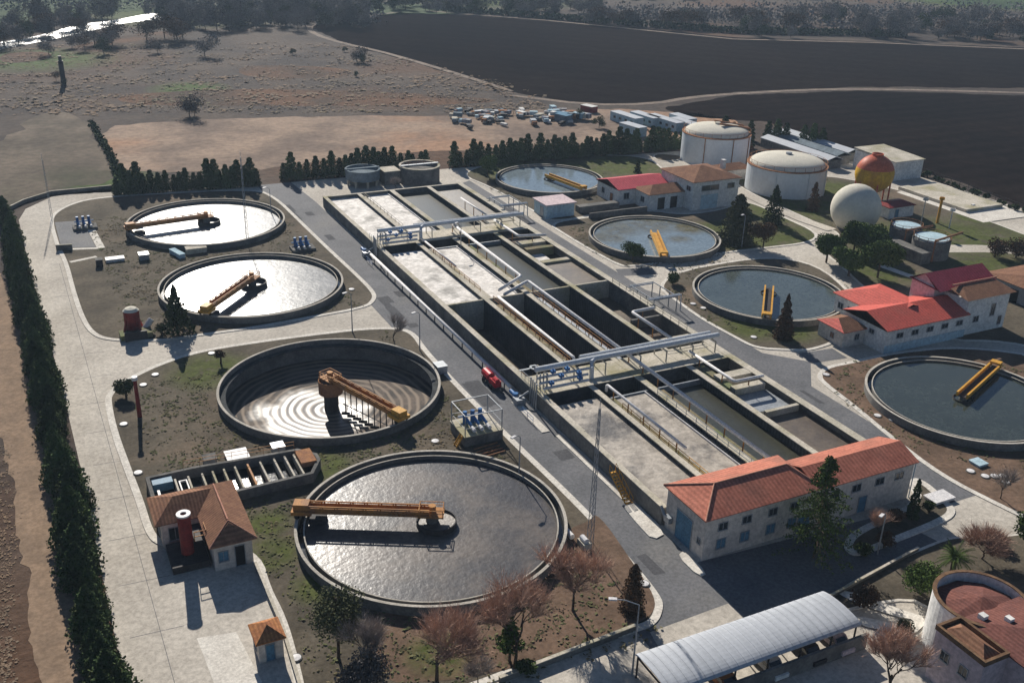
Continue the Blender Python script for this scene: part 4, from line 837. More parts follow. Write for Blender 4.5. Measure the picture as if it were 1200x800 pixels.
# round thickeners by the far hedge
t=thing('round_tank','round grey concrete tank by the far hedge, right of the raised blue tank','tank',(91.5,235.5,0)); w=MB(); w.lathe([(5.1,0),(5.1,4.3),(4.8,4.3),(4.8,3.4),(.02,3.4)],(92,236.2),36); w.build('shell',M['wall'],t); w=MB(); w.lathe([(5.25,4.302),(5.25,4.5),(4.65,4.5),(4.65,4.302)],(92,236.2),36); w.build('rim',M['coping'],t); w=MB(); w.box(86.9,97.1,235.8,236.6,4.5,4.7); w.build('walkway',M['grey'],t)
w=MB(); railing_mb(w,[(86.9,235.8,4.7),(97.1,235.8,4.7)],1,2); w.build('handrail',M['rust'],t)
t=thing('raised_tank','blue grey round tank raised on pale legs by the far hedge','tank',(77.8,238,0)); w=MB(); w.lathe([(4.3,1.6),(4.3,4.0),(4.1,4.0),(4.1,3.2),(.02,3.2)],(77.8,239),32); w.build('shell',M['greyblue'],t)
w=MB(); w.lathe([(4.45,3.9),(4.45,4.1),(4.0,4.1)],(77.8,239),32); w.box(73.4,82.2,238.6,239.4,4.1,4.3); w.build('rim',M['greyblue'],t)
for i in range(8):
    a=i*math.pi/4; MB().box(77.8+3.8*math.cos(a)-.25,77.8+3.8*math.cos(a)+.25,239+3.8*math.sin(a)-.25,239+3.8*math.sin(a)+.25,0,1.6).build('leg',M['coping'],t)
t=thing('service_block','low concrete block between the blue tank and the round grey tank','block',(84.5,238,0)); MB().box(82.6,86.6,236,240.5,0,3.4).build('wall',M['wall'],t); MB().box(82.4,86.8,235.8,240.7,3.402,3.55).build('roof',M['coping'],t)
# containers
for i,(x,y,rz,l) in enumerate(((181,279,.1,13),(187,277,.1,12),(174.5,265,.15,9),(190,270,.1,15),(194,262,.05,17),(197.5,271,.05,10))):
    t=thing('site_container',['leftmost long pale blue site cabin beyond the hedge','pale blue cabin second from the left beyond the hedge','short blue cabin nearest the hedge','long pale cabin in the middle of the group by the field','longest pale cabin nearest the digester','pale cabin farthest right at the field edge'][i],'site cabin',(x,y,.04),rz,'site cabins beyond the hedge')
    MB().box(-1.8,1.8,-l/2,l/2,0,2.8).build('body',M['palebluesheet'],t,True); MB().box(-1.9,1.9,-l/2-.1,l/2+.1,2.802,2.95).build('roof',M['metalwhite'],t,True)
    w=MB()
    for j in range(int(l/3)): w.box(-1.84,-1.8,-l/2+1+j*3,-l/2+2.2+j*3,1.1,1.9)
    w.build('window',M['glass'],t,True)
# storage yard
pr1=thing('parked_truck','small flat truck among many in the dusty yard beyond the hedge','truck',(*G(655,140).xy,.04),.6,'trucks and vans in the dusty yard')
MB().box(-1.1,1.1,-3,1.2,.7,2.4).build('load_box',M['bluedoor'],pr1,True); MB().box(-1,1,1.4,3,.5,2.3).build('cab',M['white'],pr1,True); w=MB()
for a in (-2,2): 
    for s in (-1,1): w.tube([(s*1.0-.15,a,.45),(s*1.0+.15,a,.45)],.45,10)
w.build('wheel',M['tyre'],pr1,True)
vm=['white','grey','greyblue','rust','darkmetal','palebluesheet','coping','junk1']
protos=[]
for i,m in enumerate(vm):
    t=thing('parked_truck','small vehicle among many in the dusty yard beyond the hedge','truck',(*G(655+i*4,140).xy,.04),.6,'trucks and vans in the dusty yard')
    MB().box(-1.1,1.1,-2.6,1.0,.6,1.9+.2*(i%3)).build('load_box',M[m],t,True); MB().box(-1,1,1.1,2.6,.5,1.8).build('cab',M[vm[(i*3)%8]],t,True); protos.append(t)
rr=random.Random(3)
for i in range(60):
    x=rr.uniform(528,668); y=139+rr.gauss(0,5.0)-.02*(x-560)
    if x<560 and rr.random()<.5: continue
    p=G(x,max(131,min(y,153))); dup(protos[i%8],(p.x,p.y,.04),rr.uniform(0,3.1),rr.uniform(.45,.85))
for i,(a,c_) in enumerate((((660,143),'greyblue'),((690,131),'red'))):
    p=G(*a); t=thing('yard_container',('blue grey square container right of the trucks','small red and white unit alone at the back of the yard')[i],'container',(p.x,p.y,.04),.3); MB().box(-1.5,1.5,-2.6,2.6,0,2.0 if i else 2.4).build('body',M[c_],t,True); MB().box(-1.55,1.55,-2.65,2.65,2.402-.4*i,2.5-.4*i).build('roof',M['white' if i else 'bluedoor'],t,True)

# ------------------------------------------------------------------ grit channels and small plant items, left
t=thing('grit_channel','open concrete grit channels with many dividing walls beside the brown roofed house','channel',(18,112,0))
gx=[(8.3,109.0),(8.3,116.0),(14,116.2),(27.4,115.4),(29.4,113.2),(29.4,111.6),(27.6,108.6),(18,108.2)]
w=MB(); w.prism(gx,0 if 0 else -.01,1.5,[inset(gx,.45)]); w.build('outer_wall',M['wall'],t)
MB().poly(grit_hole,-2.2).build('floor',M['brownwall'],t)
w=MB(); 
for q in (grit_hole,):
    n=4; w.add([(a,b_,-2.2) for a,b_ in q]+[(a,b_,.0) for a,b_ in q],[(i,i+4,(i+1)%4+4,(i+1)%4) for i in range(4)]); w.build('pit_wall',M['darkwall'],t)
xs=[11.6,13.2,14.9,16.2,17.6,19.0,20.6,22.2,24.0,25.4,26.6]
for i,xx in enumerate(xs):
    w=MB(); w.box(xx-.12,xx+.12,109.25 if xx>17 else 109.3,114.55,-2.19,1.25); w.build('channel_wall',M['coping' if i!=6 else 'ochre'],t)
for xx in (15.5,16.9,18.3,19.8,21.4,24.7): MB().box(xx-.45,xx+.45,109.3,111.6,-.4,-.28).build('scum_plate',M['pipewhite'],t)
w=MB()
for q in ((11.9,12.9,110.2,110.35),(11.9,12.9,113.4,113.55),(11.9,12.05,110.36,113.39),(12.75,12.9,110.36,113.39)): w.box(*q,1.2,1.45)
w.build('weir_frame',M['pipewhite'],t)
MB().box(8.9,11.3,114.0,115.4,.2,1.3).build('screen_box',M['bluedoor'],t)
w=MB(); w.box(9.2,9.5,110,112.8,.6,1.2); w.box(9.51,10.8,110,110.3,.6,1.2); w.build('gate',M['pipewhite'],t)
w=MB(); railing_mb(w,[(13,116.4,1.5),(27,115.6,1.5)],1,1.8); w.build('handrail',M['ochre'],t)
w=MB(); w.box(26.8,28.8,111.2,114.6,1.0,1.7); w.build('valve_deck',M['rust'],t)
MB().poly(inset(gx,.4),.15).build('channel_water',M['water_black'],t)
def box_thing(name,label,cat,p,sx,sy,h,m,rz=0,z=.13,lid=None):
    t=thing(name,label,cat,(p[0],p[1],z),rz); MB().box(-sx/2,sx/2,-sy/2,sy/2,0,h).build('box',M[m],t,True)
    MB().box(-sx/2-.06,sx/2+.06,-sy/2-.06,sy/2+.06,h+.002,h+.1).build('lid',M[lid or m],t,True); return t
box_thing('concrete_chamber','white flat chamber cover behind the grit channels','chamber',(20.1,118.6),2.8,2.6,.4,'pipewhite')
box_thing('concrete_chamber','grey open chamber left of the white flat cover','chamber',(16.6,118.6),1.6,1.6,.8,'grey',lid='wall')
box_thing('concrete_chamber','grey chamber at the right end behind the grit channels','chamber',(25.4,118.0),1.6,1.6,.9,'grey')
box_thing('concrete_chamber','white rectangular cover on the soil left of the farthest large tank','chamber',G(135,306).xy,3.4,1.7,.5,'pipewhite')
box_thing('concrete_chamber','dark grey box on the soil near the two farthest large tanks','chamber',G(169,304).xy,1.8,2.0,1.1,'grey')
box_thing('concrete_chamber','small dark box with pointed top on the soil near the concrete road','chamber',G(117,312).xy,1.2,1.4,1.3,'darkmetal',lid='wall')
box_thing('concrete_chamber','dark box touching the right rim of the drained tank','chamber',G(516,436).xy,1.6,2,1.2,'grey')
box_thing('concrete_chamber','grey box between the two far large tanks','chamber',G(230,296).xy,4,2,1.0,'coping')
box_thing('concrete_chamber','pale blue sheet on the soil near the white covers at the right edge','chamber',G(1146,544).xy,1.7,1.7,.25,'palebluesheet')
box_thing('concrete_chamber','white steps block at the corner right of the hall','chamber',G(1100,585).xy,3.4,2.0,.3,'pipewhite')
box_thing('sluice_channel','small blue sluice between the two farthest large tanks','sluice',G(208,300).xy,1.2,4.5,.8,'palebluesheet',rz=.3)
def disc(p,label,r=.5,h=.14):
    t=thing('manhole_cover',label,'manhole',(p[0],p[1],.13),0,'white manhole covers'); w=MB(); w.lathe([(r,0),(r,h),(.01,h+.04)],(0,0),16); w.build('cap',M['pipewhite'],t,True)
    w=MB(); w.lathe([(r+.12,0),(r+.12,.1),(r,.1)],(0,0),16); w.build('collar',M['wall'],t,True)
for q,l in (((182,440),'upper right of the pair beside the red post'),((168,452),'next to the foot of the red post'),((145,498),'on the left lawn below the dark bush'),((162,555),'at the corner of the grit channels'),((248,415),'at the kerb beside the small red shrub'),((412,340),'on the soil right of the second large tank'),((510,518),'on the soil right of the drained tank'),((347,772),'at the bottom edge right of the tiny hut'),
            ((812,357),'left one of two beside the clear tank rim and kerb'),((824,362),'right one of two beside the clear tank rim and kerb'),((883,396),'on the grass left of the pointed conifer'),((968,440),'at the rounded kerb corner of the right tank'),((1046,493),'against the rim of the tank at the right edge'),((1028,488),'small one on the soil left of the right tank rim'),((1137,553),'left one of the cluster at the right road'),((1154,559),'second of the cluster at the right road'),((1165,559),'third of the cluster at the right road'),((1175,559),'fourth of the cluster at the right road'),((1178,566),'lowest of the cluster at the right road'),((752,556),'on the road beside the basin stair'),((755,685),'on the soil inside the rounded road corner')):
    disc(G(*q).xy,'white manhole cover '+l)
# red post and red vessel
p=G(164,489); t=thing('red_post','dark red tapering steel post with a pale top on the left lawn','post',p); w=MB(); w.tube([p,p+Vector((0,0,5.9))],.32,12,r2=.24); w.build('shaft',M['red'],t); w=MB(); w.tube([p+Vector((0,0,5.9)),p+Vector((0,0,6.4))],.4,12); w.build('cap',M['pipewhite'],t)
t=thing('red_vessel','squat dark red round vessel with pale domed lid at the road corner','vessel',(13.2,165.2,.13)); w=MB(); w.lathe([(1.25,.8),(1.25,4.2)],(13.2,165.2),24); w.build('shell',M['red'],t); w=MB(); w.lathe([(1.3,4.2),(.9,4.6),(.01,4.8)],(13.2,165.2),24); w.build('lid',M['dome'],t)
w=MB()
for a in range(4): w.beam((13.2+2.1*math.cos(a*1.57+.6),165.2+2.1*math.sin(a*1.57+.6),.13),(13.2+1.1*math.cos(a*1.57+.6),165.2+1.1*math.sin(a*1.57+.6),2.8),.3,.3)
w.build('leg',M['red'],t); w=MB(); w.box(10.9,15.9,162.4,165,.13,1.0); w.build('base_bund',M['ledge'],t); w=MB(); w.tube([(15.0,165.2,.6),(16.3,165.6,2.0)],.55,10); w.build('side_drum',M['pipewhite'],t); w=MB(); w.box(11.5,15,161.9,162.3,.13,1.6); w.build('machine',M['darkmetal'],t)
# blue pump stations
def pumpstation(x,y,label,big):
    t=thing('pump_station',label,'pump station',(x,y,.13)); 
    if big:
        MB().box(-2.8,2.9,-2.6,2.4,0,1.5).build('base',M['wall'],t,True); MB().box(-2.9,3.0,-2.7,2.5,1.502,1.6).build('slab',M['coping'],t,True)
        w=MB()
        for q in ((-2.7,-2.4),(2.8,-2.4),(2.8,2.3),(-2.7,2.3)): w.beam((*q,1.6),(*q,4.6),.12,.12)
        for a,b_ in (((-2.7,-2.4),(2.8,-2.4)),((2.8,-2.4),(2.8,2.3)),((2.8,2.3),(-2.7,2.3)),((-2.7,2.3),(-2.7,-2.4))): w.beam((*a,4.6),(*b_,4.6),.12,.12); w.beam((*a,2.7),(*b_,2.7),.05,.05)
        w.build('frame',M['grey'],t,True); z=1.6
    else:
        MB().box(-2.4,2.4,-1.6,1.6,0,.5).build('base',M['wall'],t,True); z=.5
    for i in range(3):
        xx=-1.3+i*1.15; w=MB(); w.tube([(xx,.9,z),(xx,.9,z+1.9)],.3,10); w.tube([(xx,.9,z+1.1),(xx+.2,-.8,z+.5)],.22,8); w.build('pump',M['blue'],t,True)
    w=MB()
    for i in range(3): w.tube([(-1.1+i*1.15,-1.0,z+.3),(-1.1+i*1.15,-2.0 if big else -1.5,z+.3)],.28,10)
    w.tube([(-1.9,1.7 if not big else 1.9,z+.6),(2,1.7 if not big else 1.9,z+.6)],.2,8); w.build('suction_pipe',M['pipewhite'],t,True)
    if big:
        w=MB()
        for s in (0,.8): w.beam((-2.95+0,-2.2+s,1.6),(-3.9,-2.2+s,0),.08,.2)
        for i in range(6): w.box(-3.85+i*.16,-3.6+i*.16,-2.2,-1.4,.2+i*.25,.24+i*.25)
        w.build('steps',M['yellow'],t,True)
pumpstation(51.5,111.6,'caged pump station with blue pumps on a concrete block beside the central road',True)
pumpstation(50.4,196.0,'open blue and grey pump set beside the central road next to the second large tank',False)
pumpstation(G(100,268).x,G(100,268).y,'blue machinery on the small paved pad inside the left road bend',False)
t=thing('pipe_bundle','brown pipes laid on the soil behind the caged pump station','pipes',(52,106,.13)); w=MB()
for i in range(4): w.tube([(49.5,107.8-i*.8,.3),(53.2,108.2-i*.8,.3)],.1,6)
w.build('pipe_run',M['rust'],t)
t=thing('equipment_group','white motors and pipes at the foot of the tall mast','machinery',(52.3,83,.13)); w=MB(); w.box(51.8,52.9,82.0,83.6,.13,.9); w.build('base',M['coping'],t); MB().tube([(51.6,84.4,.6),(51.6,85.8,.6)],.35,10).build('motor',M['pipewhite'],t); MB().tube([(52.3,82.3,1.1),(52.3,83.4,1.1)],.35,10).build('motor',M['pipewhite'],t)
# masts and lamps
def mast(p,h,label,w0=.45,n=None):
    t=thing('lattice_mast',label,'mast',p); w=MB(); n=n or int(h/1.2)
    for i in range(3):
        a=i*2.094; w.beam((p[0]+w0*math.cos(a),p[1]+w0*math.sin(a),p[2]),(p[0]+.12*math.cos(a),p[1]+.12*math.sin(a),p[2]+h),.06,.06)
    w.build('leg',M['grey'],t); w=MB()
    for k in range(n):
        f0,f1=k/n,(k+1)/n; r0=w0+(.12-w0)*f0; r1=w0+(.12-w0)*f1
        for i in range(3):
            a,b_=i*2.094,(i+1)*2.094; w.beam((p[0]+r0*math.cos(a),p[1]+r0*math.sin(a),p[2]+h*f0),(p[0]+r1*math.cos(b_),p[1]+r1*math.sin(b_),p[2]+h*f1),.04,.04)
    w.build('bracing',M['grey'],t)
    w=MB(); w.tube([(p[0],p[1],p[2]+h),(p[0],p[1],p[2]+h+1.2)],.04,6); w.build('tip_rod',M['grey'],t)
mast((53.1,82.8,.13),18,'tall grey lattice mast between the nearest large tank and the road')
mast((*G(290,284).xy,.13),18,'tall thin lattice mast between the two farthest large tanks',.35)
mast((*G(61,258).xy,0),13.5,'slim lattice mast in the bend of the concrete road at far left',.25)
def lamp(p,h,rz,label,arm=1.6,z=.0):
    t=thing('lamp_post',label,'lamp post',(p[0],p[1],z),rz,'lamp posts along the plant roads')
    w=MB(); w.tube([(0,0,0),(0,0,h)],.11,8,r2=.06); w.build('pole',M['grey'],t,True); w=MB(); w.tube([(0,0,h),(arm*.6,0,h+.45),(arm,0,h+.5)],.05,6); w.build('arm',M['grey'],t,True)
    w=MB(); w.box(arm-.1,arm+.7,-.18,.18,h+.42,h+.58); w.build('lantern',M['pipewhite'],t,True)
lamp((46.1,62.6),8.6,R(150),'tall lamp post at the bottom edge left of the white canopy',2.2)
for q,h,l in (((413,390),7,'at the kerb below the second large tank'),((492,411),6.5,'at the kerb beside the drained tank'),((869,290),7,'beside the tall conifer behind the clear tanks'),((318,252),6,'right of the farthest large tank at the road'),((1028,650),5.5,'at the kerb in front of the hall'),((540,300),5,'on the basin between the foam cells'),((608,560),6,'at the kerb beside the nearest large tank')):
    lamp(G(*q).xy,h,R(200),'grey lamp post '+l,1.0,.1 if q!=(540,300) else 1.9)

# fences / walls
def wallrun(pts,h,label,m='wall',th=.25,name='boundary_wall'):
    t=thing(name,label,'wall' if name!='mesh_fence' else 'fence',(pts[0][0],pts[0][1],0)); w=MB()
    for a,b_ in zip(pts,pts[1:]): w.beam((a[0],a[1],h/2),(b_[0],b_[1],h/2),th,h)
    w.build('wall_run',M[m],t); w=MB()
    for a,b_ in zip(pts,pts[1:]): w.beam((a[0],a[1],h+.05),(b_[0],b_[1],h+.05),th+.1,.09)
    w.build('coping',M['coping'],t)
wallrun(px([(585,800),(745,738)]),.7,'low dark wall along the bottom of the near island',th=.3)
wallrun([(16.9,94.6),(16.95,83),(16.2,72)],.5,'low kerb wall running down from the brown roofed house past the tiny hut')
wallrun(px([(-30,262),(0,252),(28,238),(60,228),(132,221)]),.8,'pale boundary wall curving along the far left road')
wallrun([(4.6,213.2),(7.6,212.6)],1.2,'short dark wall at the corner of the paved pad in the left bend')
wallrun([(57,60.4),(72,63.6),(88,66.2)],.5,'low wall with dark side along the yard behind the canopy',th=.2)
t=thing('mesh_fence','long low dark mesh fence and trimmed shrubs along the field edge','fence',(223,200,0)); w=MB(); F=px([(1000,184),(1085,205),(1200,248),(1300,290)])
railing_mb(w,[(a,b_,0) for a,b_ in F],1.6,3,.08); w.build('posts_and_rails',M['darkmetal'],t)

# ------------------------------------------------------------------ trees and plants
def leaf_cloud(rng,n,pos,size,mb=None):
    mb=mb or MB()
    for _ in range(n):
        p=pos(rng); s=size*rng.uniform(.6,1.4)
        a=Vector((rng.gauss(0,1),rng.gauss(0,1),rng.gauss(0,1))).normalized(); b_=a.cross(Vector((rng.gauss(0,1),rng.gauss(0,1),rng.gauss(0,1)))).normalized()
        c_=a.cross(b_)
        p=Vector(p); mb.add([p-b_*s*.5,p+c_*s*.35,p+b_*s*.5,p-c_*s*.35],[(0,1,2,3)])
    return mb
def conifer_pos(h,r,z0,taper=1.0,power=.75,jag=.25):
    def f(g):
        u=g.random()**1.5; z=z0+(h-z0)*u; R_=r*(1-u)**power*(1+jag*math.sin(z*5+g.random()*.5)); R_=max(R_,.08)
        a=g.uniform(0,6.283); q=R_*(g.random()**.45); return (q*math.cos(a),q*math.sin(a),z-.25*q)
    return f
def blob_pos(cs):
    def f(g):
        c_=g.choice(cs); d=Vector((g.gauss(0,1),g.gauss(0,1),g.gauss(0,1))).normalized()*(g.random()**.4)
        return (c_[0]+d.x*c_[3],c_[1]+d.y*c_[3],c_[2]+d.z*c_[4])
    return f
def tree_root(name,label,cat,group=None): return thing(name,label,cat,(0,0,0),0,group)
def cypress(name,h,r,lm,seed,label,n=1500,trunk=.6,size=.42,cat='tree',group=None,power=.6):
    g=random.Random(seed); t=tree_root(name,label,cat,group)
    MB().tube([(0,0,0),(0.05,0,trunk+1),(0,0,h*.8)],.16,7,r2=.04).build('trunk',M['bark'],t,True)
    leaf_cloud(g,n,conifer_pos(h,r,trunk,power=power),size).build('crown',M[lm],t,True); return t
def round_tree(name,h,r,lm,seed,label,n=2600,flat=.75,size=.34,group=None,cat='tree'):
    g=random.Random(seed); t=tree_root(name,label,cat,group)
    MB().tube([(0,0,0),(.08,.05,h-r*flat*1.2),(0,0,h-r*flat*.5)],.17,7,r2=.08).build('trunk',M['bark'],t,True)
    cs=[(g.uniform(-.45,.45)*r,g.uniform(-.45,.45)*r,h-r*flat+g.uniform(-.3,.25)*r*flat,r*g.uniform(.45,.6),r*flat*g.uniform(.45,.6)) for _ in range(9)]
    leaf_cloud(g,n,blob_pos(cs),size).build('crown',M[lm],t,True); return t
def bare_tree(name,h,seed,label,tm='twig',spread=.5,ntw=10,group=None,fork=.26,dens=.55,tl=1.15):
    g=random.Random(seed); t=tree_root(name,label,'tree',group); tr=MB(); tw=MB()
    def grow(p,d,L,r,dep):
        q=p+d*L; bend=Vector((g.gauss(0,.08),g.gauss(0,.08),0))*L
        tr.tube([p,(p+q)/2+bend,q],r,5 if dep<2 else 3,r2=r*.6,cap=False)
        if dep>=3:
            for _ in range(int(ntw*dens)):
                s=p+(q-p)*g.uniform(.1,1); dd=(d*.8+Vector((g.gauss(0,.35),g.gauss(0,.35),g.gauss(.5,.25)))).normalized(); e=s+dd*tl*g.uniform(.5,1.3)
                sd_=dd.cross(Vector((g.gauss(0,1),g.gauss(0,1),g.gauss(0,1)))).normalized()*.016
                tw.add([s-sd_,s+sd_,e+sd_*.3,e-sd_*.3],[(0,1,2,3)])
                for __ in range(2):
                    s2=s+(e-s)*g.uniform(.3,.9); d2=(dd+Vector((g.gauss(0,.5),g.gauss(0,.5),g.gauss(0,.4)))).normalized(); e2=s2+d2*tl*.5; tw.add([s2-sd_*.6,s2+sd_*.6,e2],[(0,1,2)])
            if dep>=4: return
        n=g.choice((3,4)) if dep<3 else 3
        for i in range(n):
            a=g.uniform(0,6.283); s=spread*g.uniform(.6,1.2); side=Vector((math.cos(a),math.sin(a),g.uniform(-.1,.3)))
            grow(p+(q-p)*g.uniform(.6,1),(d+side*s).normalized(),L*g.uniform(.62,.85),r*.58,dep+1)
    grow(Vector((0,0,0)),Vector((g.gauss(0,.04),g.gauss(0,.04),1)).normalized(),h*fork,h*.017,0)
    tr.build('trunk',M['bark'],t,True); tw.build('crown',M[tm],t,True); return t
def put(t,p,rz=0,s=1.0,z=.1): t.location=(p[0],p[1],z); t.rotation_euler=(0,0,rz); t.scale=(s,s,s) if not isinstance(s,tuple) else s; return t
HG='cypress trees of the hedge along the left road'
hp=[cypress('cypress_tree',6.4,2.6,'leafhedge',11+i,'dark green cypress standing in the dense hedge between dirt road and concrete road',n=5200,trunk=.1,size=.38,group=HG,power=.6) for i in range(4)]
g=random.Random(5); k=0; y=237.0
while y>68:
    f=(237-y)/160; x=-4.0+3.9*(1-(1-min(f,1))**1.6)*.95+g.uniform(-.6,.6); s=g.uniform(.66,1.12)*(.84+.1*f)
    zl='dark green cypress of the left road hedge, '+('at its far end by the boundary wall' if y>215 else 'level with the farthest large tank' if y>198 else 'level with the second large tank' if y>160 else 'level with the drained tank' if y>118 else 'level with the brown roofed house' if y>92 else 'at the bottom edge of the view')
    if k<4: put(hp[k],(x,y),g.uniform(0,6),(s,s,s*g.uniform(.9,1.1)),0)['label']=zl
    else: dup(hp[k%4],(x,y,0),g.uniform(0,6),(s,s,s*g.uniform(.88,1.15)),zl)
    k+=1; y-=g.uniform(1.9,3.1)
HB='conifers of the hedge along the far side of the plant'
bp=[cypress('cypress_tree',6.6,1.45,'leafhedge',31+i,'dark narrow conifer in the row along the far boundary',n=1900,trunk=.6,size=.4,group=HB,power=.36) for i in range(3)]
k=0; x=20.5
pos=[]
while x<54: pos.append((x,250.3-.11*(x-20)+g.uniform(-.4,.4))); x+=g.uniform(1.25,1.9)
x=60.5
while x<186:
    if not (99.5<x<104.5): pos.append((x,249.6-.055*(x-60)+g.uniform(-.5,.5)))
    x+=g.uniform(1.4,2.4)
for q in [(188+i*2.6,238-i*.2) for i in range(5)]+[(200+i*1.6,252-i*2.2) for i in range(12) if i not in (4,8)]: pos.append(q)
for q in pos:
    s=g.uniform(.6,1.2); sc=(s*1.0+.1,s*1.0+.1,s)
    zl='dark narrow conifer of the far row, '+('behind the farthest large tank' if q[0]<55 else 'behind the two round thickener tanks' if q[0]<100 else 'behind the farthest clear tank' if q[0]<135 else 'behind the lawn' if q[0]<165 else 'left of the digester' if q[0]<187 else 'beyond the digesters')
    if k<3: put(bp[k],q,0,sc,0)['label']=zl
    else: dup(bp[k%3],(q[0],q[1],0),g.uniform(0,6),sc,zl)
    k+=1
sh=[round_tree('shrub',1.5,.95,'leafdark',61+i,'small clipped dark shrub in the line beside the field fence',n=350,flat=.8,size=.4,group='shrubs along the field fence',cat='shrub') for i in range(2)]
k=0
for i in range(46):
    u=i/45; a=Vector(F[0]).lerp(Vector(F[1]),u*2) if u<.5 else Vector(F[1]).lerp(Vector(F[2]),(u-.5)*2)
    q=(a.x-1.5+g.uniform(-.5,.5),a.y-1+g.uniform(-.5,.5))
    if k<2: put(sh[k],q,0,1,0)
    elif g.random()<.75: dup(sh[k%2],(q[0],q[1],0),g.uniform(0,6),g.uniform(.6,1.3))
    k+=1
# individual trees
put(cypress('conifer_tree',8.6,2.5,'leafdark',71,'dark spreading conifer left of the second large tank',n=2000,trunk=1.3,size=.5,power=.9),G(209,391).xy)
put(cypress('conifer_tree',8.2,1.75,'leafbrown',72,'pointed brownish conifer at the rim of the clear tank beside the yellow girders',n=5000,trunk=.5,size=.28,power=.75),G(917,397).xy)
put(cypress('conifer_tree',10.8,3.9,'leafolive',73,'tall olive conifer behind the clear tanks, left of its neighbours',n=4200,trunk=.8,size=.55,power=.5),G(862,284).xy)
put(cypress('conifer_tree',9.0,2.7,'leafdark',74,'slender dark conifer beside the path to the gas holder',n=2200,trunk=.6,size=.45,power=.7),G(905,262).xy)
put(round_tree('round_tree',7.0,3.6,'leafbrown',75,'dark brown rounded tree right of the tall olive conifer',flat=.85,n=3600),G(894,291).xy)
put(cypress('conifer_tree',7.0,1.6,'leafbrown',76,'reddish narrow cypress against the nearer digester',n=1500,trunk=.3,size=.42,power=.6),G(952,247).xy)
put(cypress('conifer_tree',3.6,1.1,'leafdark',77,'small dark conifer on the lawn behind the pink roof',n=700,trunk=.3,size=.35),G(747,203).xy)
for i,(q,h,r,l) in enumerate((((968,308),5.6,3.0,'leftmost of the pines beside the white gas holder'),((994,324),5.2,2.7,'front left pine of the group beside the gas holder'),((1028,326),7.0,3.6,'largest front right pine of the group beside the gas holder'),((1022,300),6.0,3.4,'rear right pine of the group beside the gas holder'),((1000,296),5.6,2.8,'rear pine of the group touching the gas holder'))):
    put(round_tree('pine_tree',h,r,'leafgreen',81+i,'round crowned green pine, '+l,n=7000,flat=.85,size=.36),G(*q).xy,0,1.35)
put(round_tree('round_tree',5.0,2.9,'leafgreen',90,'ball shaped green tree in front of the clear tank at the central right road',n=2600,flat=.75),G(741,308).xy)
put(round_tree('round_tree',2.9,1.8,'leafgreen',91,'small ball shaped tree at the kerb corner between two clear tanks',n=1300,flat=.8,size=.3),G(788,333).xy)
put(round_tree('round_tree',6.4,3.4,'leafgreen',92,'umbrella shaped tree at the left end of the farthest clear tank',n=2400,flat=.8,size=.4),G(571,207).xy)
put(round_tree('round_tree',5.2,3.0,'leafbrown',93,'dark ball tree on the right lawn, left of its twin',n=2000,flat=.9,size=.36),G(1165,302).xy)
put(round_tree('round_tree',5.6,3.3,'leafbrown',94,'dark ball tree on the right lawn, right of its twin',n=2000,flat=.9,size=.36),G(1190,303).xy)
put(round_tree('round_tree',3.0,2.0,'leafdark',95,'dark oval bush beside the red post at the road corner',n=1500,flat=.7,size=.34),G(148,465).xy)
put(round_tree('shrub',2.6,.95,'leafbrown',96,'small reddish shrub at the kerb above the drained tank',n=500,flat=.9,size=.3,cat='shrub'),G(259,427).xy)
put(round_tree('shrub',2.4,1.2,'leafolive',97,'small brownish shrub between red vessel and conifer',n=500,flat=.9,size=.3,cat='shrub'),G(190,392).xy)
put(cypress('conifer_tree',6.0,1.35,'leafbrown',98,'dense brown green column shaped cypress inside the rounded road corner',n=5200,trunk=.3,size=.22,power=.45),G(740,716).xy)
put(cypress('conifer_tree',5.4,.8,'leafdark',99,'thin dark cypress in the shade at the right end of the hall',n=1500,trunk=.2,size=.3,power=.5),G(1068,606).xy)
put(cypress('cedar_tree',13.5,4.6,'leafdark',100,'tall dark cedar with open drooping tiers in front of the hall',n=100,trunk=1.2,size=.5,power=.9),G(953,654).xy)
# cedar tiers
cd=bpy.data.objects[[o.name for o in C.objects if o.name.startswith('cedar_tree')][0]]
for ch in list(cd.children):
    if ch.name.startswith('crown'): bpy.data.objects.remove(ch)
gg=random.Random(8); mb=MB(); br=MB()
for tier in range(17):
    z=2.0+tier*.68; L=5.3*(1-tier/17.6)**.95*(1 if tier%2 else .82)
    for j in range(7):
        a=gg.uniform(0,6.283); l=L*gg.uniform(.7,1.15); tip=Vector((l*math.cos(a),l*math.sin(a),z-.12*l+gg.uniform(-.2,.3))); b0=Vector((0,0,z+.25))
        br.tube([b0,b0.lerp(tip,.5)+Vector((0,0,.25)),tip],.06,4,r2=.02)
        for k_ in range(64):
            u=gg.uniform(.2,1.05); p=b0.lerp(tip,u)+Vector((gg.gauss(0,.2+.1*l*(1-u)),gg.gauss(0,.2+.1*l*(1-u)),gg.gauss(-.12,.12)+.3*u*(1-u)))
            leaf_cloud(gg,1,lambda g_,p=p:p,.26,mb)
leaf_cloud(gg,160,conifer_pos(13.6,.9,11.2),.3,mb)
mb.build('crown',M['leafgreen'],cd,True); br.build('limb',M['bark'],cd,True)
put(round_tree('shrub',3.2,1.8,'leafbrown',101,'dark red brown shrub at the corner behind the canopy end',n=3000,flat=.9,size=.22,cat='shrub'),G(1012,712).xy)
put(round_tree('round_tree',4.8,2.9,'leafgreen',102,'dense green tree beside the palm',n=5500,flat=.85,size=.24),G(1080,697).xy)
put(round_tree('round_tree',4.6,2.4,'leafgreen',103,'green bush tree cut by the right edge below the road',n=2200,flat=.85,size=.36),(101.5,62.0))
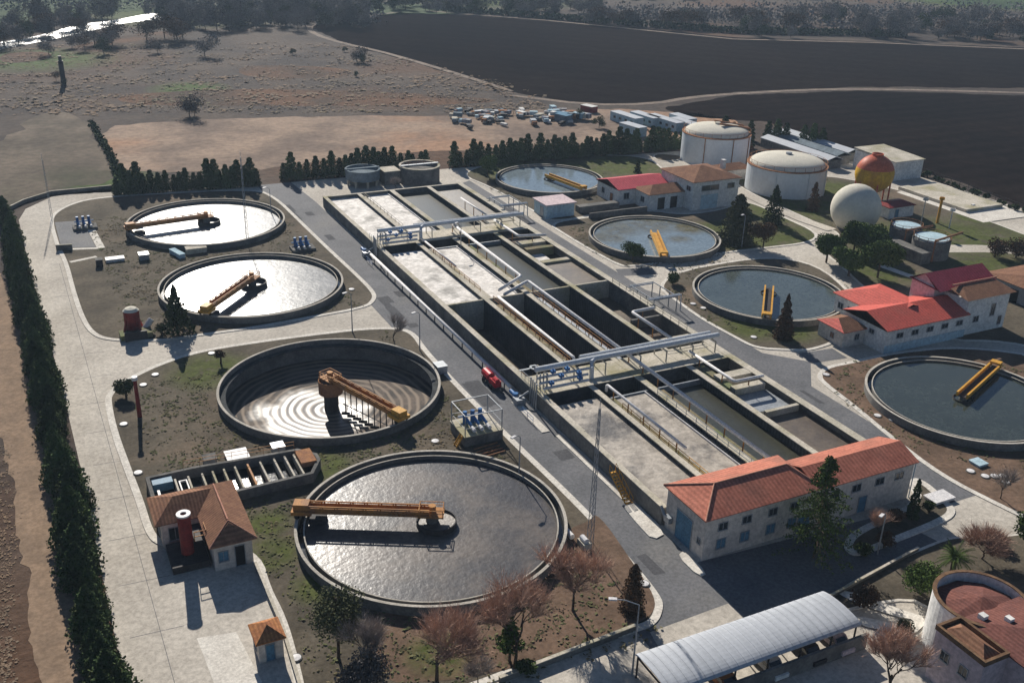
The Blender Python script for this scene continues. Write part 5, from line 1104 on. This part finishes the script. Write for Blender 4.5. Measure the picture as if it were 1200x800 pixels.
for i,(q,h,r,lm,l) in enumerate((((1036,642),2.2,1.3,'leafbrown','brown shrub at the kerb in front of the hall, below the lamp'),((1012,652),2.0,1.2,'leafdark','dark shrub in the shade left of the kerb lamp'),((1048,612),2.2,1.3,'leafbrown','reddish shrub in the shade behind the kerb lamp'),((1088,600),1.6,1.0,'leafdark','low dark shrub left of the white steps'),((1135,690),2.6,1.7,'leafolive','olive shrub right of the palm beside the turret'),((1170,640),2.4,1.6,'leafolive','olive bush right of the tamarisk'),((1060,745),2.0,1.3,'leafolive','olive shrub at the turret foot'))):
    put(round_tree('shrub',h,r,lm,400+i,l,n=1800,flat=.85,size=.2,cat='shrub'),G(*q).xy)
# palm
t=thing('palm_tree','palm tree with arching fronds beside the turret building','tree',(*G(1112,682).xy,.1)); MB().tube([(0,0,0),(.1,0,1.6),(0,0,3.2)],.34,10,r2=.28).build('trunk',M['bark'],t,True); w=MB(); g2=random.Random(4)
for i in range(46):
    a=g2.uniform(0,6.283); el=g2.uniform(-.3,1.3); L=g2.uniform(1.9,2.6); prev=Vector((0,0,3.2)); d=Vector((math.cos(a)*math.cos(el),math.sin(a)*math.cos(el),math.sin(el)))
    for s_ in range(6):
        nx=prev+d*L/6; sd_=d.cross(Vector((0,0,1))); sd_=sd_.normalized() if sd_.length>.01 else Vector((1,0,0))
        for k_ in range(4):
            q=prev.lerp(nx,k_/4)
            for s in (-1,1): e=q+sd_*s*.42*(1-.12*s_)+d*.22-Vector((0,0,.12)); w.add([q,q+d*.07,e],[(0,1,2)])
        w.beam(prev,nx,.03,.03); prev=nx; d=(d+Vector((0,0,-.2))).normalized()
w.build('frond',M['leafgreen'],t,True)
# bare trees of the near island
put(bare_tree('bare_tree',8.6,201,'reddish bare tree in the middle of the bottom edge, crown over the near tank rim',spread=.85,ntw=20),G(512,800).xy,1,1.4)
put(bare_tree('bare_tree',8.6,202,'reddish bare tree right of the middle one, below the near tank rim',spread=.75,ntw=18),G(603,783).xy,2,1.4)
put(bare_tree('bare_tree',8.0,203,'reddish bare tree right of the near tank beside the mast',spread=.75,ntw=17),G(671,716).xy,.5,1.3)
put(bare_tree('bare_tree',6.6,204,'grey forked bare tree left of the middle bare tree at the bottom edge','twiggrey',spread=.5,ntw=11),G(432,794).xy,0,1.25)
put(bare_tree('bare_tree',6.0,205,'grey bare tree at the kerb between the drained tank and the junction','twiggrey',spread=.62,ntw=10),G(462,401).xy)
put(bare_tree('bare_shrub',4.0,206,'wide reddish bare tamarisk at the road beside the palm',spread=.8,ntw=20,fork=.16,tl=1.0),G(1150,655).xy,0,(2.0,2.0,1.6))
put(bare_tree('bare_tree',8.8,207,'large reddish brown bare tree at the bottom edge left of the turret building',spread=.65,ntw=26),(66.8,50.0),1.2,1.25)
put(bare_tree('bare_tree',5.0,208,'small grey bare tree beside the right tank and white covers','twiggrey',spread=.5,ntw=6),G(1172,585).xy)
put(bare_tree('bare_tree',4.5,209,'small bare tree in the shade between the hall and the thin cypress',spread=.55,ntw=8),G(1028,632).xy)
put(bare_tree('bare_tree',4.0,210,'low grey scrubby bare tree at the bottom edge right of the middle','twiggrey',spread=.7,ntw=10,fork=.18),G(560,800).xy)
put(bare_tree('bare_tree',4.0,211,'scrubby bare tree behind the round grey tank by the hedge','twiggrey',spread=.7,ntw=9,fork=.2),(84,232))
put(round_tree('round_tree',9.0,3.2,'leafolive',212,'grey green pine crown in front of the near tank rim at bottom left',n=6500,flat=1.0,size=.24),G(397,772).xy)
put(round_tree('round_tree',6.0,3.6,'leafgrey',213,'dark bushy tree at the bottom edge below the grey green pine',n=6500,flat=.8,size=.25),(21.3,70.2))
put(cypress('conifer_tree',5.5,1.5,'leafgreen',214,'small green conifer between two reddish bare trees',n=700,trunk=2.0,size=.4,power=.8),G(597,776).xy)
put(round_tree('shrub',2.2,1.2,'leafdark',215,'low dark shrub below the right reddish bare tree',n=700,flat=.9,size=.36,cat='shrub'),G(617,790).xy)
# far trees
FG='winter trees along the river and far fields'
fp=[]
for i,(lm,h,r) in enumerate((('leafgrey',10,7),('leafgrey',14,6),('leafolive',9,6),('leafbrown',9,7),('leafdark',8,5))):
    g3=random.Random(300+i); cs=[(g3.uniform(-.5,.5)*r,g3.uniform(-.5,.5)*r,h*.55+g3.uniform(-.25,.25)*h,r*g3.uniform(.35,.6),h*.22) for _ in range(10)]
    t=thing('riverside_tree','one of many hazy '+('grey','tall grey','olive','brown','dark green')[i]+' trees along the top of the view','tree',(0,0,0),0,FG)
    MB().tube([(0,0,0),(0,0,h*.7)],.22,5,r2=.08).build('trunk',M['bark'],t,True); leaf_cloud(g3,1500,blob_pos(cs),.55).build('crown',M[lm],t,True); fp.append(t)
g4=random.Random(12); far=[]
def band(n,x0,x1,f,dy,kinds):
    for _ in range(n):
        x=g4.uniform(x0,x1); far.append((x,f(x)+g4.uniform(-dy,dy),g4.choice(kinds),g4.uniform(.6,1.25)))
band(85,190,430,lambda x:28-.02*(x-190),11,(0,0,1,2,0)); band(24,-20,200,lambda x:35-.08*x,6,(0,4,1,0)); band(20,-20,120,lambda x:52-.17*x,3,(4,0,3)); band(12,40,240,lambda x:60-.1*(x-60),5,(3,3,0))
band(60,420,700,lambda x:10+.02*(x-420),5,(0,4,2,0)); band(26,690,900,lambda x:27+.03*(x-690),5,(0,4,0,3)); band(60,880,1230,lambda x:32+.02*(x-880),12,(0,0,3,4,1)); band(16,1060,1230,lambda x:44,4,(3,4,0)); band(24,250,1230,lambda x:-6,6,(0,4,2))
far+= [(222,136,0,.8),(228,136,0,.5),(240,66,0,1.0),(122,64,4,.9),(185,62,0,.7),(418,73,0,.7),(424,74,4,.5),(343,64,4,.35),(417,90,4,.3),(404,61,4,.3),(680,140,4,.45),(702,150,4,.5),(75,100,4,.35),(66,95,3,.4)]
used=set()
for (x,y,k_,s) in far:
    p=G(x,y)
    zl='hazy '+('grey','tall grey','olive','brown','dark green')[k_]+' tree '+(('on the far bank of the river' if y<30 else 'between the river and the scrub land') if x<190 else ('beyond the scrub land' if y<50 else 'standing alone in the scrub land' if y>60 else 'at the edge of the scrub land') if x<430 else 'beyond the left part of the ploughed field' if x<700 else 'beyond the middle of the ploughed field' if x<900 else 'beyond the right part of the ploughed field')
    if k_ not in used: used.add(k_); put(fp[k_],p,g4.uniform(0,6),s,0)['label']=zl
    else: dup(fp[k_],(p.x,p.y,0),g4.uniform(0,6),s,zl)
p=G(75,100); t=thing('ruined_tower','dark slim stone stump standing alone in the scrub at upper left','ruin',p); MB().box(-.8,.8,-.8,.8,0,8.5).build('shaft',M['darkmetal'],t,True); MB().box(-.6,.5,-.6,.6,8.502,10.2).build('top',M['darkmetal'],t,True)
# canal hedge
t=thing('canal_hedge','long dark green hedge line along the far canal beyond the ploughed field','hedge',(*G(700,27).xy,0)); w=MB(); g5=random.Random(9)
P=px([(520,13),(640,22),(760,32),(860,39),(960,41),(1060,43)])
for a,b_ in zip(P,P[1:]):
    for _ in range(700):
        q=Vector(a).lerp(Vector(b_),g5.random()); leaf_cloud(g5,1,lambda g_,q=q:(q.x+g5.gauss(0,1.6),q.y+g5.gauss(0,1.6),g5.uniform(.2,3.2)),2.0,w)
w.build('foliage',M['leafdark'],t)
# scattered low scrub (nobody could count it)
w=MB(); g6=random.Random(21)
def mat_clump(x,y,s,n,hh):
    for _ in range(n):
        a=g6.uniform(0,6.28); d=Vector((math.cos(a),math.sin(a),0)); e=Vector((-d.y,d.x,0)); q=Vector((x+g6.gauss(0,s*1.6),y+g6.gauss(0,s),g6.uniform(.05,hh))); k_=s*g6.uniform(.3,.7)
        w.add([q-d*k_,q-e*k_+Vector((0,0,g6.gauss(0,.12)*s)),q+d*k_,q+e*k_+Vector((0,0,g6.gauss(0,.12)*s))],[(0,1,2,3)])
for _ in range(1000):
    x=g6.uniform(-30,640); y=g6.uniform(50,135)
    if (x>480 and y<30+.29*(x-370)) or (x>350 and y<50+.25*(x-400)) : continue
    if 110<x<560 and y>132: continue
    p=G(x,y); mat_clump(p.x,p.y,g6.uniform(.5,1.6),7,.5)
for _ in range(500):
    p=G(g6.uniform(-30,16),g6.uniform(520,810)); mat_clump(p.x,p.y,g6.uniform(.1,.3),4,.08)
tag(w.build('scrub_growth',M['dryscrub']),'low dry brown scrub scattered over the waste land','scrub',None,'stuff')
# grass and weed tufts on the plots (nobody could count them)
w=MB(); g7=random.Random(33)
plots=[((12,162),(54,232)),((8,66),(54,150)),((106,70),(150,225)),((140,140),(200,240))]
keep=lambda x,y: all((x-a)**2+(y-b_)**2>(r+.3)**2 for a,b_,r in T.values()) and not (61<x<106) and not (52.5<x<61) and not (8<x<30 and 108<y<117) and not (7<x<18 and y<108) and not (y<162 and y>146 and x<50) and not(12<x<16 and 160<y<170)
for _ in range(9000):
    (xa,ya),(xb,yb)=plots[g7.choice((0,1,1,2,2,3))]; x,y=g7.uniform(xa,xb),g7.uniform(ya,yb)
    if not keep(x,y) or x<10 and y>100: continue
    if 120<x<146 and 108<y<127 or 128<x<158 and 189<y<212 or 104<x<118 and 194<y<206: continue
    if x>106 and min(math.hypot(x-a,y-b_)-r for a,b_,r in (T[5],T[6],T[7],T[8]))>4.5: continue
    s=g7.uniform(.1,.3)
    for __ in range(4):
        a=g7.uniform(0,6.28); d=Vector((math.cos(a),math.sin(a),0)); e=Vector((-d.y,d.x,0)); q=Vector((x+g7.gauss(0,.3),y+g7.gauss(0,.3),.15+g7.uniform(.02,.1))); w.add([q-d*s,q-e*s*.6+Vector((0,0,-.05)),q+d*s,q+e*s*.6+Vector((0,0,.05))],[(0,1,2,3)])
tag(w.build('grass_tufts',M['tuft']),'dry grass and weed tufts scattered over the soil plots','grass',None,'stuff')
# far off woodland that reads as one mass
w=MB(); g8=random.Random(41)
for (n,x0,x1,y0,y1) in ((4200,190,440,-4,30),(1800,-60,190,-14,12),(1500,440,700,-8,8),(3000,880,1240,8,38),(1500,690,900,14,28)):
    for _ in range(n//5):
        p=G(g8.uniform(x0,x1),g8.uniform(y0,y1)); hh=g8.uniform(2,7)
        leaf_cloud(g8,9,lambda g_,p=p,hh=hh:(p.x+g8.gauss(0,3),p.y+g8.gauss(0,3),abs(g8.gauss(hh*.5,hh*.3))),1.7,w)
tag(w.build('far_woodland',M['leafgrey']),'grey leafless woodland massed along the river and beyond the fields','woodland',None,'stuff')
# ditch line in the pale field
t=thing('field_hedge','thin dark straggling hedge line down the left of the bare lot','hedge',(*G(120,170).xy,0)); w=MB(); P=px([(108,146),(118,165),(130,186),(138,205)])
for a,b_ in zip(P,P[1:]):
    for _ in range(260):
        q=Vector(a).lerp(Vector(b_),g6.random()); leaf_cloud(g6,1,lambda g_,q=q:(q.x+g6.gauss(0,.5),q.y+g6.gauss(0,.5),g6.uniform(0,1.6)),.9,w)
w.build('foliage',M['leafdark'],t)

# ------------------------------------------------------------------ air
HAZE=0.00013
if HAZE:
    m=bpy.data.materials.new('haze'); m.use_nodes=True; n=m.node_tree; n.nodes.clear(); o=n.nodes.new('ShaderNodeOutputMaterial'); v=n.nodes.new('ShaderNodeVolumePrincipled')
    v.inputs['Density'].default_value=HAZE; v.inputs['Color'].default_value=(.6,.78,1,1); v.inputs['Anisotropy'].default_value=.2; n.links.new(v.outputs[0],o.inputs['Volume'])
    hz=MB().box(-9500,9500,-9500,9500,-5.5,78).build('haze',m); hz['kind']='stuff'
